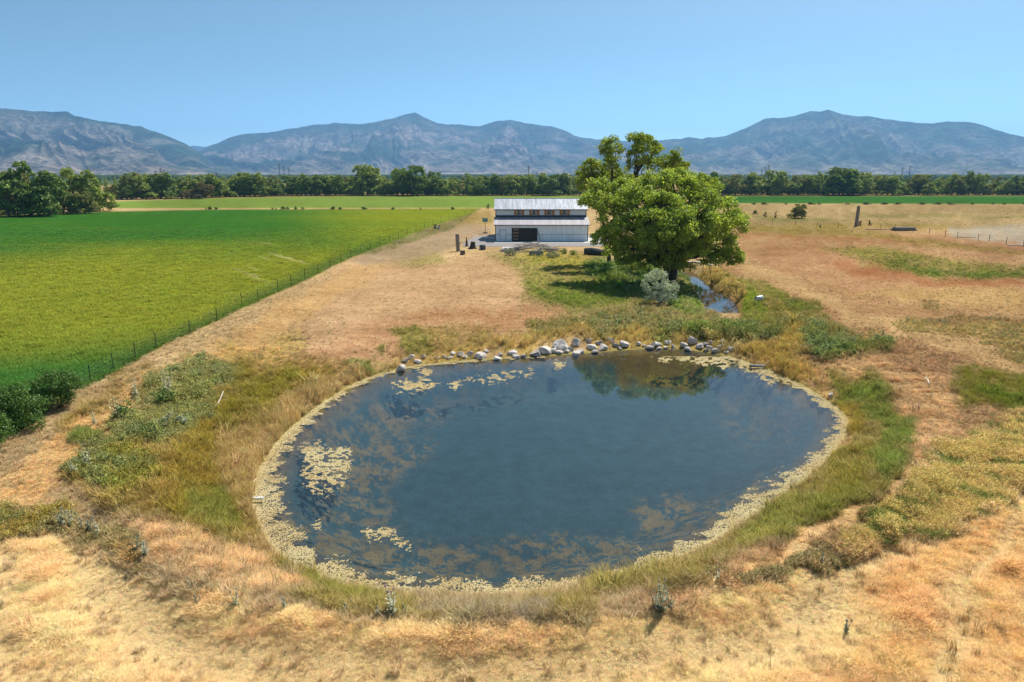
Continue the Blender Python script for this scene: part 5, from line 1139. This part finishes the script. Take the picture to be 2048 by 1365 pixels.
curve_thing('stick', 'thin pale stick leaning over the grey pipe at the upper right shore', 'stick', [(1520,741),(1530,738),(1538,734)], .035, PALE, lambda i: .05+.22*i)
curve_thing('bent_branch', 'white bent branch lying on the brown ground right of the pond', 'branch', [(1850,758),(1855,762),(1858,770)], .05, PVC, .08)
curve_thing('driftwood', 'bleached forked branch lying in the left weed patch', 'branch', [(424,832),(434,820),(442,808),(448,798)], .045, PALE, lambda i: .1+.12*i)
curve_thing('driftwood', 'thin bleached branch below the forked one in the left weed patch', 'branch', [(415,838),(430,826),(446,822)], .035, PALE, .15)
x, y, z = ground_at(1883, 952); o = link('litter_bag', RK[4], loc=(x, y, z+.09), sc=(.12, .1, .1)); o.data = RK[4].copy(); o.data.materials.clear(); o.data.materials.append(plain('white_plastic', (.75, .78, .8), .4, namt=.05)); tag(o, 'small white plastic litter at the edge of the golden brush', 'litter')
x, y, z = ground_at(1662, 797); o = link('boulder', RK[1], loc=(x, y, z+.2), sc=(.2, .18, .2)); tag(o, 'small lone grey rock standing on the right shore above the algae', 'boulder')
x, y, z = ground_at(305, 1010); o = link('boulder', RK[3], loc=(x, y, z+.05), sc=(.28, .2, .10)); tag(o, 'small flat pale rock lying in brown grass on the left bank', 'boulder')
# white pipe crossing over the ditch
r_ = empty('ditch_footbridge', at_depth(1352, 531, ty+3), label='white curved pipe crossing over the shaded ditch behind the cottonwood trunk', cat='pipe crossing'); B = Vector(r_.location)
pts = [Vector(at_depth(a, b, ty+e))-B for a, b, e in [(1338,530,3.2),(1352,527.5,3.2),(1370,525.5,3),(1390,525,2.8),(1408,527.5,2.5),(1424,532,2.2)]]
mb = MB(); mb.tube(pts, [.14]*6, 10); mb.build('pipe', PVC, r_, True); mb = MB(); mb.tube([p+Vector((0, .3, .42)) for p in pts], [.05]*6, 6); mb.build('rail', WD, r_, True)
mb = MB()
for p in pts[::2]: mb.tube([p+Vector((0, .3, -1.2)), p+Vector((0, .3, .42))], [.05, .05], 6)
mb.build('support', WD, r_)
# ------------------------------------------------------------------ utility poles and far sheds
UP = plain('utility_wood', (.12, .10, .085), .9)
for k, (px, yt, D, arm) in enumerate([(310,340,800,1),(321,336,780,1),(327,340,900,1),(432,344,750,1),(558,327,850,1),(567,333,950,1),(577,335,950,1),(861,340,800,1),(1057,331,800,1),(1074,345,900,1),(1524,337,1000,1),(1531,334,1000,1),(1538,330,900,1),(1790,343,1100,1),(1806,334,900,1),(1821,332,850,1),(1752,353,700,1)]):
    x, y, zt_ = at_depth(px, yt, D); r_ = empty('utility_pole', (x, y, 0), label=f'tall dark utility pole, {ordn(k+1)} from the left above the far trees', cat='utility pole', group='utility poles beyond the far trees')
    mb = MB(); mb.tube([(0, 0, 0), (0, 0, zt_)], [.45, .32], 8); mb.build('pole', UP, r_); mb = MB(); mb.box(-2.2, 2.2, -.75, -.46, zt_-2.0, zt_-1.6); mb.box(-1.7, 1.7, -.75, -.46, zt_-4.6, zt_-4.25); mb.build('crossarm', UP, r_)
for k, (px, py, w_, D, lb) in enumerate([(250,362.5,26,900,'long white shed just visible beyond the far trees at left'),(1167,361,10,700,'small white roofed house behind the trees left of the cottonwood'),(1766,369,9,600,'small pale house glimpsed between the far trees at right')]):
    x, y, z = at_depth(px, py, D); w2 = w_*D/FPX; r_ = empty('far_shed', (x, y, 0), label=lb, cat='shed'); mb = MB(); hh = max(z, 4)
    mb.box(-w2/2, w2/2, 0, 14, 0, hh); mb.build('wall', M_WHT, r_); mb = MB(); mb.add([(-w2/2-.3, -.3, hh+.01), (w2/2+.3, -.3, hh+.01), (w2/2+.3, 14.3, hh+.01), (-w2/2-.3, 14.3, hh+.01), (-w2/2-.3, 7, hh+2.2), (w2/2+.3, 7, hh+2.2)], [(0, 1, 5, 4), (2, 3, 4, 5), (1, 2, 5), (3, 0, 4), (3, 2, 1, 0)]); mb.build('roof', M_ROOF, r_)
# ------------------------------------------------------------------ haze
mb = MB(); mb.box(-15000, 15000, -15000, 15000, -6, 930)
hm, t, o_ = new_mat('haze'); pv = N(t, 'ShaderNodeVolumePrincipled'); pv.inputs['Color'].default_value = (.28, .55, .95, 1); pv.inputs['Density'].default_value = 0.85e-4; pv.inputs['Anisotropy'].default_value = .2
t.links.new(pv.outputs[0], o_.inputs['Volume']); hz_o = mb.build('haze', hm); tag(hz_o, 'thin blue summer haze filling the valley air', 'haze', kind='stuff')
